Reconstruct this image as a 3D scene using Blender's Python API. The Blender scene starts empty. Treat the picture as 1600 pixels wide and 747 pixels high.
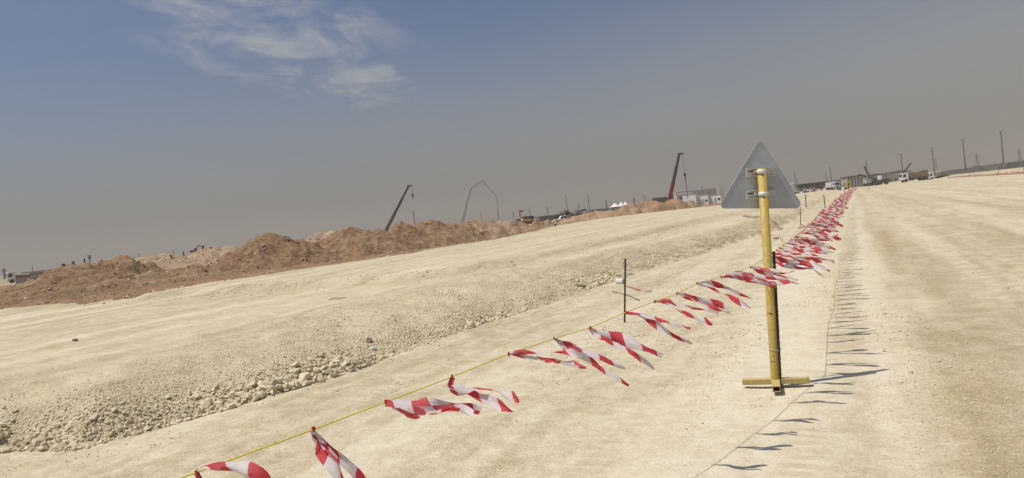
import bpy, math, random
import numpy as np
from mathutils import Vector, Matrix

random.seed(11)
RNG = np.random.default_rng(11)
PI = math.pi
SC = bpy.context.scene
COL = SC.collection

# ------------------------------------------------------------------ camera
CAM_H, FPX = 1.6, 1060.0
ROLL, PITCH = math.atan(0.1107), math.radians(1.5)
FWD = np.array([0, math.cos(PITCH), -math.sin(PITCH)])
UPP = np.array([0, math.sin(PITCH), math.cos(PITCH)])
RGT = math.cos(ROLL) * np.array([1.0, 0, 0]) - math.sin(ROLL) * UPP
UPV = math.sin(ROLL) * np.array([1.0, 0, 0]) + math.cos(ROLL) * UPP
EYE = np.array([0, 0, CAM_H])


def ray(px, py):
    d = FWD + (px - 800) / FPX * RGT + (373.5 - py) / FPX * UPV
    return d / d[1]


def at(px, py, Y):
    return EYE + ray(px, py) * Y


def G(px, py, z=0.0):
    d = ray(px, py)
    return EYE + d * ((z - CAM_H) / d[2])


cam_d = bpy.data.cameras.new('camera')
cam = bpy.data.objects.new('camera', cam_d)
COL.objects.link(cam)
M = Matrix((RGT, UPV, -FWD)).transposed().to_4x4()
M.translation = Vector(EYE)
cam.matrix_world = M
cam_d.sensor_width = 36.0
cam_d.lens = 36.0 * FPX / 1600.0
cam_d.clip_start = 0.05
cam_d.clip_end = 20000
SC.camera = cam

# ------------------------------------------------------------------ noise


def _hash(ix, iy, seed):
    h = (ix.astype(np.int64) * 374761393 + iy.astype(np.int64) * 668265263 + seed * 144269) & 0x7fffffff
    h = ((h ^ (h >> 13)) * 1274126177) & 0x7fffffff
    return (h ^ (h >> 16)) & 0x7fffffff


def perlin(x, y, seed=0):
    x = np.asarray(x, float); y = np.asarray(y, float)
    x0 = np.floor(x); y0 = np.floor(y)
    fx = x - x0; fy = y - y0
    u = fx * fx * fx * (fx * (fx * 6 - 15) + 10); v = fy * fy * fy * (fy * (fy * 6 - 15) + 10)

    def g(dx, dy):
        a = _hash(x0 + dx, y0 + dy, seed) * (2 * PI / 0x7fffffff)
        return np.cos(a) * (fx - dx) + np.sin(a) * (fy - dy)
    n0 = g(0, 0) * (1 - u) + g(1, 0) * u
    n1 = g(0, 1) * (1 - u) + g(1, 1) * u
    return (n0 * (1 - v) + n1 * v) * 1.5


def fbm(x, y, seed=0, octs=4, gain=0.5):
    s, a, f = 0, 1.0, 1.0
    for k in range(octs):
        s = s + a * perlin(x * f, y * f, seed + k * 17)
        a *= gain; f *= 2.03
    return s


def sstep(a, b, x):
    t = np.clip((x - a) / (b - a), 0, 1)
    return t * t * (3 - 2 * t)


def poly_dist(x, y, P):
    """signed distance to polyline P (positive to the left of its direction) and arc length"""
    x = np.asarray(x, float); y = np.asarray(y, float)
    best = np.full(x.shape, 1e18); sd = np.zeros(x.shape); arc = np.zeros(x.shape); bp_ = np.zeros(x.shape)
    L = 0.0
    for (ax, ay), (bx, by) in zip(P[:-1], P[1:]):
        dx, dy = bx - ax, by - ay
        ln = math.hypot(dx, dy)
        t = np.clip(((x - ax) * dx + (y - ay) * dy) / ln ** 2, 0, 1)
        qx, qy = x - ax - t * dx, y - ay - t * dy
        d2 = qx * qx + qy * qy
        perp = (dx * (y - ay) - dy * (x - ax)) / ln
        s = np.where(perp >= 0, 1.0, -1.0)
        tie = np.abs(d2 - best) <= 1e-9 * (1 + d2)
        m = np.where(tie, np.abs(perp) > bp_, d2 < best)      # shared corner: trust the segment seen most squarely
        bp_ = np.where(m, np.abs(perp), bp_)
        best = np.where(m, d2, best); sd = np.where(m, s * np.sqrt(d2), sd); arc = np.where(m, L + t * ln, arc)
        L += ln
    return sd, arc


# ------------------------------------------------------------------ mesh helpers
def mesh_np(name, V, F, mat, parent=None, smooth=False, link=True):
    """F: (n,3) or (n,4) int array"""
    me = bpy.data.meshes.new(name)
    V = np.ascontiguousarray(V, np.float32); F = np.ascontiguousarray(F, np.int32)
    n, k = F.shape
    me.vertices.add(len(V)); me.vertices.foreach_set('co', V.ravel())
    me.loops.add(n * k); me.loops.foreach_set('vertex_index', F.ravel())
    me.polygons.add(n); me.polygons.foreach_set('loop_start', np.arange(n, dtype=np.int32) * k)
    me.polygons.foreach_set('use_smooth', np.full(n, smooth))
    me.update(calc_edges=True)
    me.validate()
    o = bpy.data.objects.new(name, me)
    if link:
        COL.objects.link(o)
    if mat is not None:
        me.materials.append(mat)
    if parent is not None:
        o.parent = parent
    return o


def float_attr(o, name, vals):
    a = o.data.attributes.new(name, 'FLOAT', 'POINT')
    a.data.foreach_set('value', np.ascontiguousarray(vals, np.float32))


def tag(o, label=None, cat=None, group=None, kind=None):
    if label: o['label'] = label
    if cat: o['category'] = cat
    if group: o['group'] = group
    if kind: o['kind'] = kind
    return o


def empty(name, loc, label, cat, group=None, rz=0.0, s=1.0):
    o = bpy.data.objects.new(name, None)
    COL.objects.link(o)
    o.location = Vector([float(c) for c in loc]); o.rotation_euler = (0, 0, rz); o.scale = (s, s, s)
    o.empty_display_size = 0.2
    return tag(o, label, cat, group)


def copy_tree(o, parent=None):
    c = o.copy(); COL.objects.link(c)
    if parent is not None:
        c.parent = parent
    for ch in list(o.children):
        copy_tree(ch, c)
    return c


class MB:
    """collects faces, builds ONE mesh"""
    def __init__(self):
        self.v, self.f = [], []

    def add(self, vs, fs):
        b = len(self.v)
        self.v += [tuple(float(c) for c in p) for p in vs]
        self.f += [tuple(b + i for i in q) for q in fs]
        return self

    def box(self, x0, x1, y0, y1, z0, z1, M4=None):
        vs = [Vector(p) for p in ((x0, y0, z0), (x1, y0, z0), (x1, y1, z0), (x0, y1, z0), (x0, y0, z1), (x1, y0, z1), (x1, y1, z1), (x0, y1, z1))]
        if M4 is not None:
            vs = [M4 @ p for p in vs]
        return self.add(vs, [(0, 3, 2, 1), (4, 5, 6, 7), (0, 1, 5, 4), (1, 2, 6, 5), (2, 3, 7, 6), (3, 0, 4, 7)])

    def tube(self, pts, r, n=8, caps=True, r_end=None):
        pts = [Vector([float(c) for c in p]) for p in pts]
        rings = []
        up = Vector((0.13, 0.27, 0.95)).normalized()
        for i, p in enumerate(pts):
            t = (pts[min(i + 1, len(pts) - 1)] - pts[max(i - 1, 0)]).normalized()
            a = t.cross(up)
            if a.length < 1e-3: a = t.cross(Vector((1, 0, 0)))
            a.normalize(); b = t.cross(a)
            k = i / max(1, len(pts) - 1)
            if isinstance(r, (list, tuple)): rr = r[i]
            else: rr = r if r_end is None else r + (r_end - r) * k
            rings.append([p + (a * math.cos(2 * PI * j / n) + b * math.sin(2 * PI * j / n)) * rr for j in range(n)])
        vs = [q for g in rings for q in g]
        fs = []
        for i in range(len(pts) - 1):
            for j in range(n):
                j2 = (j + 1) % n
                fs.append((i * n + j, i * n + j2, (i + 1) * n + j2, (i + 1) * n + j))
        if caps:
            fs.append(tuple(range(n))[::-1]); fs.append(tuple((len(pts) - 1) * n + j for j in range(n)))
        return self.add(vs, fs)

    def beam(self, a, b, w, h=None, w2=None):
        """square tapering beam from a to b"""
        h = h or w; w2 = w2 or w
        a = Vector([float(c) for c in a]); b = Vector([float(c) for c in b])
        t = (b - a).normalized()
        s = t.cross(Vector((0, 0, 1)))
        if s.length < 1e-3: s = Vector((1, 0, 0))
        s.normalize(); u = s.cross(t)
        k = w2 / w
        vs = []
        for p, q in ((a, 1.0), (b, k)):
            for (i, j) in ((-1, -1), (1, -1), (1, 1), (-1, 1)):
                vs.append(p + s * (i * w / 2 * q) + u * (j * h / 2 * q))
        return self.add(vs, [(3, 2, 1, 0), (4, 5, 6, 7), (0, 1, 5, 4), (1, 2, 6, 5), (2, 3, 7, 6), (3, 0, 4, 7)])

    def prism(self, prof, y0, y1, M4=None):
        """profile in xz extruded along y"""
        n = len(prof)
        vs = [Vector((x, y0, z)) for x, z in prof] + [Vector((x, y1, z)) for x, z in prof]
        if M4 is not None: vs = [M4 @ p for p in vs]
        fs = [tuple(range(n)), tuple(range(2 * n - 1, n - 1, -1))]
        for i in range(n):
            j = (i + 1) % n
            fs.append((j, i, n + i, n + j))
        return self.add(vs, fs)

    def wheel(self, x, y0, y1, z, r, n=14):
        return self.tube([(x, y0, z), (x, y1, z)], r, n)

    def build(self, name, mat, parent=None, smooth=False, bevel=0.0):
        me = bpy.data.meshes.new(name)
        me.from_pydata(self.v, [], self.f)
        me.update()
        o = bpy.data.objects.new(name, me)
        COL.objects.link(o)
        if mat: me.materials.append(mat)
        if parent is not None: o.parent = parent
        if smooth:
            me.polygons.foreach_set('use_smooth', [len(p.vertices) == 4 for p in me.polygons])
        if bevel:
            m = o.modifiers.new('bevel', 'BEVEL'); m.width = bevel; m.segments = 2; m.limit_method = 'ANGLE'
        return o


# ------------------------------------------------------------------ materials
def new_mat(name):
    m = bpy.data.materials.new(name); m.use_nodes = True
    nt = m.node_tree
    b = nt.nodes['Principled BSDF']
    return m, nt, b


class NT:
    """small node-writing helper"""
    def __init__(self, nt): self.nt = nt

    def n(self, typ, **kw):
        nd = self.nt.nodes.new(typ)
        ins = kw.pop('ins', {})
        for k, v in kw.items(): setattr(nd, k, v)
        for k, v in ins.items(): self.set(nd.inputs[k], v)
        return nd

    def set(self, sock, v):
        if isinstance(v, bpy.types.NodeSocket): self.nt.links.new(v, sock)
        elif isinstance(v, bpy.types.Node): self.nt.links.new(v.outputs[0], sock)
        else: sock.default_value = v

    def math(self, op, a, b=0.0, c=0.0, clamp=False):
        nd = self.nt.nodes.new('ShaderNodeMath'); nd.operation = op; nd.use_clamp = clamp
        self.set(nd.inputs[0], a); self.set(nd.inputs[1], b); self.set(nd.inputs[2], c)
        return nd.outputs[0]

    def mix(self, f, a, b, blend='MIX'):
        nd = self.nt.nodes.new('ShaderNodeMix'); nd.data_type = 'RGBA'; nd.blend_type = blend; nd.clamp_factor = True
        self.set(nd.inputs[0], f); self.set(nd.inputs[6], a); self.set(nd.inputs[7], b)
        return nd.outputs[2]

    def ramp(self, f, a, b, lo=0.0, hi=1.0, smooth=True):
        nd = self.nt.nodes.new('ShaderNodeMapRange'); nd.interpolation_type = 'SMOOTHSTEP' if smooth else 'LINEAR'
        self.set(nd.inputs[0], f); self.set(nd.inputs[1], a); self.set(nd.inputs[2], b); self.set(nd.inputs[3], lo); self.set(nd.inputs[4], hi)
        return nd.outputs[0]

    def noise(self, vec, scale, detail=4, rough=0.55, dist=0.0):
        nd = self.n('ShaderNodeTexNoise', ins={'Scale': scale, 'Detail': detail, 'Roughness': rough, 'Distortion': dist})
        if vec is not None: self.set(nd.inputs['Vector'], vec)
        return nd.outputs[0]

    def mapping(self, vec, rot=(0, 0, 0), scale=(1, 1, 1), loc=(0, 0, 0)):
        nd = self.n('ShaderNodeMapping')
        self.set(nd.inputs['Vector'], vec)
        nd.inputs['Rotation'].default_value = rot; nd.inputs['Scale'].default_value = scale; nd.inputs['Location'].default_value = loc
        return nd.outputs[0]


def rgba(c): return (c[0], c[1], c[2], 1.0)


def paint(name, c, rough=0.5, metal=0.0, dirt=0.25, scale=6.0, dust=(0.40, 0.33, 0.22)):
    m, nt, b = new_mat(name)
    N = NT(nt)
    pos = N.n('ShaderNodeTexCoord').outputs['Object']
    a = N.noise(pos, scale, 6, 0.65)
    f = N.ramp(a, 0.42, 0.75, 0, dirt)
    col = N.mix(f, rgba(c), rgba(dust))
    v = N.ramp(N.noise(pos, scale * 3.1, 3), 0.3, 0.7, 0.88, 1.06)
    hsv = N.n('ShaderNodeHueSaturation', ins={'Value': v, 'Color': col})
    N.set(b.inputs['Base Color'], hsv)
    N.set(b.inputs['Roughness'], N.ramp(a, 0.3, 0.75, max(rough - 0.08, 0.05), min(rough + 0.22, 1)))
    b.inputs['Metallic'].default_value = metal
    return m


MT = {
    'yellow': paint('yellow_pole_paint', (0.46, 0.335, 0.06), 0.6, 0, 0.6, 9),
    'cream': paint('dusty_yellow_steel', (0.50, 0.38, 0.13), 0.6, 0, 0.55, 14),
    'sign_back': paint('weathered_aluminium', (0.43, 0.465, 0.51), 0.5, 0.1, 0.2, 1.8, (0.36, 0.355, 0.34)),
    'galv': paint('galvanised_steel', (0.66, 0.65, 0.61), 0.5, 0.2, 0.25, 20),
    'rust': paint('rusty_rebar', (0.055, 0.038, 0.028), 0.8, 0.2, 0.25, 30, (0.16, 0.09, 0.05)),
    'steel': paint('dark_steel', (0.05, 0.05, 0.055), 0.5, 0.4, 0.15, 4),
    'rubber': paint('tyre_rubber', (0.025, 0.025, 0.025), 0.85, 0, 0.45, 4),
    'white': paint('white_vehicle_paint', (0.78, 0.77, 0.75), 0.35, 0, 0.2, 2),
    'glass': paint('dark_vehicle_glass', (0.03, 0.035, 0.04), 0.12, 0, 0.1, 2),
    'red_paint': paint('red_crane_paint', (0.24, 0.03, 0.025), 0.45, 0, 0.15, 1),
    'dark_paint': paint('charcoal_crane_paint', (0.045, 0.047, 0.05), 0.5, 0, 0.15, 1),
    'blue_grey': paint('blue_grey_boom_paint', (0.09, 0.11, 0.14), 0.5, 0, 0.1, 1),
    'pump_white': paint('pale_boom_paint', (0.42, 0.42, 0.40), 0.5, 0, 0.2, 1),
    'orange': paint('orange_plant_paint', (0.34, 0.19, 0.06), 0.5, 0, 0.3, 2),
    'panel': paint('grey_hoarding_sheet', (0.42, 0.42, 0.41), 0.6, 0, 0.25, 0.6),
    'panel_dark': paint('dark_cladding', (0.12, 0.12, 0.115), 0.7, 0, 0.3, 0.5),
    'panel_white': paint('white_cabin_panel', (0.85, 0.85, 0.83), 0.5, 0, 0.2, 0.8),
    'concrete': paint('raw_concrete', (0.46, 0.45, 0.41), 0.85, 0, 0.3, 0.7),
    'canvas': paint('white_tent_canvas', (0.80, 0.80, 0.78), 0.7, 0, 0.1, 1),
    'mast': paint('grey_mast_steel', (0.10, 0.10, 0.10), 0.6, 0.2, 0.2, 1),
    'asphalt': paint('asphalt', (0.06, 0.06, 0.06), 0.9, 0, 0.35, 0.2),
    'brown_load': paint('brown_soil_load', (0.24, 0.16, 0.09), 0.95, 0, 0.5, 1.5),
    'timber': paint('pale_timber', (0.45, 0.33, 0.20), 0.8, 0, 0.4, 6),
    'plastic': paint('white_plastic', (0.72, 0.71, 0.68), 0.45, 0, 0.3, 14),
    'rope': paint('yellow_nylon_rope', (0.72, 0.60, 0.02), 0.55, 0, 0.12, 60),
    'ink': paint('black_marker_ink', (0.02, 0.02, 0.02), 0.7, 0, 0.1, 30),
    'hivis': paint('yellow_sign_sheet', (0.72, 0.50, 0.02), 0.45, 0, 0.15, 8),
    'pink': paint('red_white_mesh', (0.46, 0.23, 0.21), 0.6, 0, 0.9, 0.5, (0.52, 0.43, 0.36)),
    'leaf': paint('dusty_leaf', (0.085, 0.092, 0.06), 0.8, 0, 0.5, 0.9, (0.17, 0.155, 0.115)),
    'bark': paint('dusty_bark', (0.12, 0.09, 0.06), 0.9),
    'stone_dark': paint('dark_stone', (0.16, 0.13, 0.10), 0.9, 0, 0.5, 9),
}


def stone_mat(name, c1, c2):
    m, nt, b = new_mat(name); N = NT(nt)
    pos = N.n('ShaderNodeTexCoord').outputs['Object']
    big = N.noise(pos, 3.0, 3, 0.6)
    rnd = N.n('ShaderNodeAttribute', attribute_name='rnd').outputs['Fac']
    f = N.math('ADD', N.math('MULTIPLY', rnd, 0.7), N.math('MULTIPLY', big, 0.4))
    col = N.mix(N.ramp(f, 0.15, 0.95), rgba(c1), rgba(c2))
    col = N.mix(N.ramp(N.noise(pos, 90, 5, 0.7), 0.35, 0.75, 0, 0.35), col, rgba([x * 0.72 for x in c1]))
    N.set(b.inputs['Base Color'], col)
    b.inputs['Roughness'].default_value = 0.93
    bp = N.n('ShaderNodeBump', ins={'Strength': 0.5, 'Distance': 0.006, 'Height': N.noise(pos, 120, 5, 0.7)})
    N.set(b.inputs['Normal'], bp)
    return m


def wear(mat, chip, amount, scale, stretch):
    nt = mat.node_tree; N = NT(nt); b = nt.nodes['Principled BSDF']
    src = b.inputs['Base Color'].links[0].from_socket
    pos = N.n('ShaderNodeTexCoord').outputs['Object']
    a = N.noise(N.mapping(pos, scale=stretch), scale, 8, 0.78, 0.3)
    m = N.math('MULTIPLY', N.ramp(a, 0.62, 0.66), N.ramp(N.noise(pos, scale * 0.22, 3), 0.45, 0.62))
    N.set(b.inputs['Base Color'], N.mix(N.math('MULTIPLY', m, amount), src, rgba(chip)))


wear(MT['yellow'], (0.10, 0.06, 0.035), 0.85, 26.0, (1, 1, 0.45))
wear(MT['cream'], (0.14, 0.085, 0.05), 0.8, 22.0, (1, 1, 1))
wear(MT['sign_back'], (0.25, 0.25, 0.25), 0.55, 9.0, (2.5, 1, 0.35))

STONE = stone_mat('limestone_rubble', (0.56, 0.47, 0.305), (0.72, 0.63, 0.455))
CLOD = stone_mat('red_soil_clod', (0.27, 0.175, 0.11), (0.60, 0.49, 0.36))

# tape
TAPE, nt, b = new_mat('red_white_barrier_tape'); N = NT(nt)
uv = N.n('ShaderNodeUVMap').outputs[0]
sep = N.n('ShaderNodeSeparateXYZ', ins={0: uv})
pos = N.n('ShaderNodeTexCoord').outputs['Object']
q = N.math('ADD', sep.outputs[0], N.math('MULTIPLY', sep.outputs[1], 0.05))
fr = N.math('FRACT', N.math('DIVIDE', q, 0.175))
isred = N.ramp(fr, 0.515, 0.525, 0, 1, False)
isred = N.math('MULTIPLY', isred, N.ramp(fr, 0.99, 1.0, 1, 0, False))
back = N.n('ShaderNodeNewGeometry').outputs['Backfacing']
redc = N.mix(back, (0.58, 0.012, 0.018, 1), (0.60, 0.055, 0.075, 1))
whtc = N.mix(back, (0.80, 0.77, 0.76, 1), (0.76, 0.70, 0.70, 1))
col = N.mix(isred, whtc, redc)
dirt = N.ramp(N.noise(pos, 18, 5, 0.7), 0.5, 0.8, 0, 0.25)
col = N.mix(dirt, col, (0.5, 0.42, 0.31, 1))
N.set(b.inputs['Base Color'], col)
b.inputs['Roughness'].default_value = 0.45
wr = N.noise(N.mapping(uv, scale=(22, 14, 1)), 1.0, 4, 0.6, 1.2)
bp = N.n('ShaderNodeBump', ins={'Strength': 0.55, 'Distance': 0.012, 'Height': wr})
N.set(b.inputs['Normal'], bp)
tr = N.n('ShaderNodeBsdfTranslucent', ins={'Color': col})
mx = N.n('ShaderNodeMixShader', ins={0: 0.32, 1: b.outputs[0], 2: tr.outputs[0]})
N.set(nt.nodes['Material Output'].inputs[0], mx)

# ------------------------------------------------------------------ terrain layout (world metres)
TOE = [(-60, 1.0), (-14, 4.1), (-7.5, 5.3)] + [tuple(G(px, py)[:2]) for px, py in
      ((0, 712), (130, 702), (240, 672), (350, 640), (500, 598), (610, 560), (700, 528), (800, 492), (900, 459), (1000, 425), (1100, 395))] + \
      [(10.5, 27.5), (15.5, 37), (22, 50), (46, 98), (110, 225)]
LIFT = [(-60, 26), (-14.5, 21.5), (-9.6, 20.0)] + [tuple(G(px, py, 0.45)[:2]) for px, py in
       ((280, 463), (350, 460), (500, 451), (650, 439), (740, 428), (830, 410), (930, 388), (1040, 362), (1120, 343))] + [(24, 60), (80, 170)]
RED = [(-200, 30), (-60, 27)] + [tuple(p[:2]) for p in (G(0, 488, 0.45), G(110, 477, 0.45), G(205, 466, 0.5), G(270, 453, 0.55), G(400, 431, 0.6), G(520, 413, 0.6), G(640, 395, 0.6), G(760, 374, 0.6))] + \
      [tuple(p[:2]) for p in (at(872, 350, 86), at(930, 341, 110), at(1000, 332, 122), at(1130, 321, 118), at(1180, 313, 128), at(1240, 303, 190), at(1325, 292, 230))] + [(150, 300), (600, 900)]
RBANK = [tuple(p[:2]) for p in (at(1790, 259, 80), at(1600, 274, 105), at(1540, 276, 140), at(1480, 278, 200))] + [(160, 260)]
WROAD = math.atan2(0.506, 1.0)
_q = G(1428, 450)
TRK0 = _q[0] * math.cos(WROAD) - _q[1] * math.sin(WROAD)


def w_slope(arc, x, y):
    """width of the gravel face along the toe"""
    yy = y
    w = np.interp(yy, [0, 5.5, 7, 9, 11, 14, 18, 24, 34, 60], [1.3, 1.3, 1.5, 2.6, 3.6, 3.0, 1.9, 1.5, 1.2, 1.0])
    return w * (1 + 0.18 * perlin(x * 0.45, y * 0.45, 5))


def height(x, y, detail=True):
    """terrain height and surface masks"""
    x = np.asarray(x, float); y = np.asarray(y, float)
    r = np.hypot(x, y)
    wob = 0.16 * perlin(x * 0.9, y * 0.9, 3) + 0.07 * perlin(x * 3.1, y * 3.1, 4)
    dt, arc = poly_dist(x, y, TOE)
    dt = dt + wob * np.clip(r / 8, 0.5, 2)
    w = w_slope(arc, x, y)
    t = np.clip(dt / w, 0, 1.4)
    prof = np.clip(1 - np.clip(1 - t, 0, 1) ** 2.1, 0, 1)
    fade = 1 - 0.4 * sstep(34, 60, y)
    h = 0.45 * prof * fade
    # rills and humps on the gravel face
    face = sstep(-0.05, 0.1, dt) * (1 - sstep(0.75, 1.35, dt / w))
    h += face * 0.06 * fbm(x * 0.8 + 0.3 * y, y * 0.8, 21, 3)
    dl, _ = poly_dist(x, y, LIFT)
    dl = dl + 1.5 * wob
    lift = sstep(0, 0.9, dl) * sstep(0.9, 1.4, dt / w)
    h += 0.15 * lift
    liftface = sstep(-0.25, 0.1, dl) * (1 - sstep(0.4, 1.3, dl)) * sstep(0.8, 1.2, dt / w)
    dr, _ = poly_dist(x, y, RED)
    dr = dr + (0.22 * perlin(x * 0.6, y * 0.6, 8) + 0.1 * perlin(x * 2.3, y * 2.3, 9)) * np.clip(r / 25, 0.6, 3)
    red = sstep(0, 0.18, dr)
    redge = (1 - sstep(0.1, 1.2, np.abs(dr + 0.3)))
    h -= 0.16 * sstep(-0.35, 0.35, dr)
    far = sstep(3, 60, dr)
    h = h * (1 - 0.9 * far) - 0.25 * far
    # low bank at the far right
    db, _ = poly_dist(x, y, RBANK)
    bank = sstep(0, 5, -db - 0.0) * (x > 0)
    # right of the line's direction is the far side
    h += 0.9 * bank * (1 - sstep(60, 140, r - 100) * 0.4)
    redb = sstep(0, 2.0, -db + 1.2 * perlin(x * 0.2, y * 0.2, 31)) * (x > 0) * (r > 60) * 0.42
    # undulation
    lower = 1 - sstep(-0.2, 0.3, dt)
    h += 0.022 * fbm(x * 0.35, y * 0.35, 41, 3) * np.clip(r / 4, 0.3, 1.6)
    # traffic ruts along the working lane left of the rope (road direction)
    cr, sr = math.cos(WROAD), math.sin(WROAD)
    a = x * cr - y * sr
    al = x * sr + y * cr
    h += 0.016 * perlin(a * 1.7, al * 0.12, 55) * np.clip(1 - r / 60, 0, 1)
    coarse = np.clip(face * (0.75 + 0.35 * perlin(x * 1.3, y * 1.3, 60)) + 0.8 * liftface + 0.7 * redge * (perlin(x * 0.5, y * 0.5, 61) > -0.2) * (1 - red), 0, 1)
    if detail:
        h += coarse * 0.010 * perlin(x * 4.5, y * 4.5, 71) * np.clip(1.6 - r / 30, 0.2, 1)
        h += (0.003 * perlin(x * 7, y * 7, 73) + 0.002 * perlin(x * 16, y * 16, 74)) * np.clip(1.4 - r / 14, 0, 1)
        h += red * (0.10 * fbm(x * 0.8, y * 0.8, 81, 4) + 0.05 * perlin(a * 2.2, al * 0.25, 83)) * np.clip(2 - r / 120, 0, 1)
    tk0 = TRK0 + 0.22 * perlin(al * 0.07, al * 0 + 1.5, 301)
    wt = lambda c, s_: np.exp(-((a - c) / s_) ** 2)
    crumb = (wt(tk0, 0.42) + 0.55 * wt(tk0 + 2.3, 0.40) + 0.3 * wt(tk0 + 4.4, 0.5)) * np.clip(0.75 + 0.8 * fbm(a * 1.2, al * 0.25, 302, 3), 0, 1.3)
    tread = (wt(tk0 + 0.75, 0.16) + wt(tk0 - 1.05, 0.14) + wt(tk0 + 3.1, 0.17) + 0.9 * wt(-1.75 + 0.15 * perlin(al * 0.1, al * 0, 303), 0.13)) * (fbm(a * 0.3, al * 0.22, 304, 3) > -0.05)
    crumb = np.clip(crumb, 0, 1) * lower; tread = np.clip(tread, 0, 1) * lower
    redm = np.clip(np.maximum(red * (1 - sstep(70, 190, dr)), redb), 0, 1)
    return h, dict(coarse=coarse, red=redm, far=np.clip(far * sstep(150, 260, r), 0, 1), dt=dt, w=w, dr=dr, lower=lower, crumb=crumb, tread=tread)


def hz(x, y):
    return float(height(np.array([float(x)]), np.array([float(y)]), False)[0][0])


# ------------------------------------------------------------------ ground material
GM, nt, b = new_mat('marl_ground'); N = NT(nt)
pos = N.n('ShaderNodeTexCoord').outputs['Object']
A = lambda n: N.n('ShaderNodeAttribute', attribute_name=n).outputs['Fac']
a_red, a_co, a_far = A('red'), A('coarse'), A('far')
a_cr, a_tr = A('crumb'), A('tread')
road = N.mapping(pos, rot=(0, 0, WROAD))
streak = N.noise(N.mapping(road, scale=(1.5, 0.07, 1)), 1.0, 7, 0.62, 0.4)
streak2 = N.noise(N.mapping(road, scale=(0.35, 0.02, 1)), 1.0, 4, 0.55, 0.2)
patch = N.noise(pos, 0.55, 6, 0.62, 0.6)
patch2 = N.noise(pos, 3.2, 6, 0.68, 0.5)
grit = N.noise(pos, 55, 6, 0.75)
grit2 = N.noise(pos, 17, 5, 0.72)
f = N.math('ADD', N.math('MULTIPLY', streak, 0.42), N.math('ADD', N.math('MULTIPLY', patch, 0.3), N.math('ADD', N.math('MULTIPLY', patch2, 0.22), N.math('MULTIPLY', streak2, 0.35))))
rx_ = N.n('ShaderNodeSeparateXYZ', ins={0: road}).outputs[0]
warp = N.math('MULTIPLY', N.math('SUBTRACT', N.noise(N.mapping(road, scale=(0.4, 0.12, 1)), 1.0, 4), 0.5), 1.6)
lane = N.n('ShaderNodeTexNoise', noise_dimensions='1D', ins={'W': N.math('ADD', rx_, warp), 'Scale': 1.05, 'Detail': 3.0, 'Roughness': 0.6}).outputs[0]
f = N.math('ADD', N.math('MULTIPLY', f, 0.62), N.math('MULTIPLY', N.math('SUBTRACT', lane, 0.5), 0.30))
_s = G(1325, 520)
_a0 = float(_s[0] * math.cos(WROAD) - _s[1] * math.sin(WROAD))
fine_lane = N.ramp(N.math('ABSOLUTE', N.math('SUBTRACT', N.math('ADD', rx_, N.math('MULTIPLY', warp, 0.25)), _a0 - 0.35)), 0.35, 1.25, 0.10, 0.0)
f = N.math('ADD', f, fine_lane)                  # swept fine dust beside the tape line
dusty = N.ramp(f, 0.27, 0.55)                    # 0 loose sandy, 1 compacted pale dust
sand = N.mix(N.ramp(patch2, 0.3, 0.7), (0.49, 0.395, 0.235, 1), (0.585, 0.49, 0.315, 1))
base = N.mix(dusty, sand, (0.645, 0.575, 0.435, 1))
mott = N.noise(pos, 7.5, 9, 0.74, 0.3)
mott2 = N.noise(pos, 2.2, 9, 0.72, 0.6)
mf = N.math('ADD', N.math('MULTIPLY', N.ramp(mott, 0.36, 0.66), 0.6), N.math('MULTIPLY', N.ramp(mott2, 0.36, 0.64), 0.4))
base = N.mix(N.math('MULTIPLY', N.ramp(mf, 0.66, 0.10, 0.0, 0.62), N.math('SUBTRACT', 1.0, N.math('MULTIPLY', dusty, 0.62))), base, (0.43, 0.34, 0.185, 1))
base = N.mix(N.ramp(mf, 0.55, 0.95, 0.0, 0.6), base, (0.68, 0.605, 0.45, 1))
gc = N.mix(N.ramp(grit2, 0.3, 0.7), (0.54, 0.445, 0.27, 1), (0.66, 0.565, 0.38, 1))
base = N.mix(N.math('MULTIPLY', a_co, 0.9), base, gc)
rc = N.mix(N.ramp(N.math('ADD', N.math('MULTIPLY', patch2, 0.6), N.math('MULTIPLY', grit2, 0.4)), 0.35, 0.68), (0.205, 0.115, 0.062, 1), (0.37, 0.23, 0.135, 1))
rc = N.mix(N.ramp(patch, 0.5, 0.75, 0, 0.5), rc, (0.40, 0.29, 0.19, 1))
redf = N.ramp(N.math('ADD', a_red, N.math('MULTIPLY', N.math('SUBTRACT', grit2, 0.5), 0.6)), 0.35, 0.65)
base = N.mix(redf, base, rc)
base = N.mix(a_far, base, N.mix(N.ramp(N.noise(pos, 0.03, 5), 0.35, 0.65), (0.32, 0.245, 0.165, 1), (0.44, 0.36, 0.25, 1)))
crk = N.math('MULTIPLY', a_cr, N.ramp(N.math('ADD', N.math('MULTIPLY', grit2, 0.5), N.math('MULTIPLY', mott, 0.5)), 0.40, 0.58))
base = N.mix(N.math('MULTIPLY', crk, 0.75), base, (0.44, 0.325, 0.165, 1))
wv = N.n('ShaderNodeTexWave', wave_type='BANDS', bands_direction='Y', ins={'Vector': road, 'Scale': 2.3, 'Distortion': 1.2, 'Detail': 3.0, 'Detail Scale': 3.0}).outputs[1]
trd = N.math('MULTIPLY', N.math('MULTIPLY', a_tr, N.ramp(wv, 0.35, 0.6)), N.ramp(N.noise(pos, 1.4, 4), 0.38, 0.6))
base = N.mix(N.math('MULTIPLY', trd, 0.45), base, (0.45, 0.35, 0.20, 1))
gv = N.math('ADD', 1.0, N.math('MULTIPLY', N.ramp(grit, 0.33, 0.67, -0.24, 0.16), N.math('SUBTRACT', 1.0, N.math('MULTIPLY', dusty, 0.5))))
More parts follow.
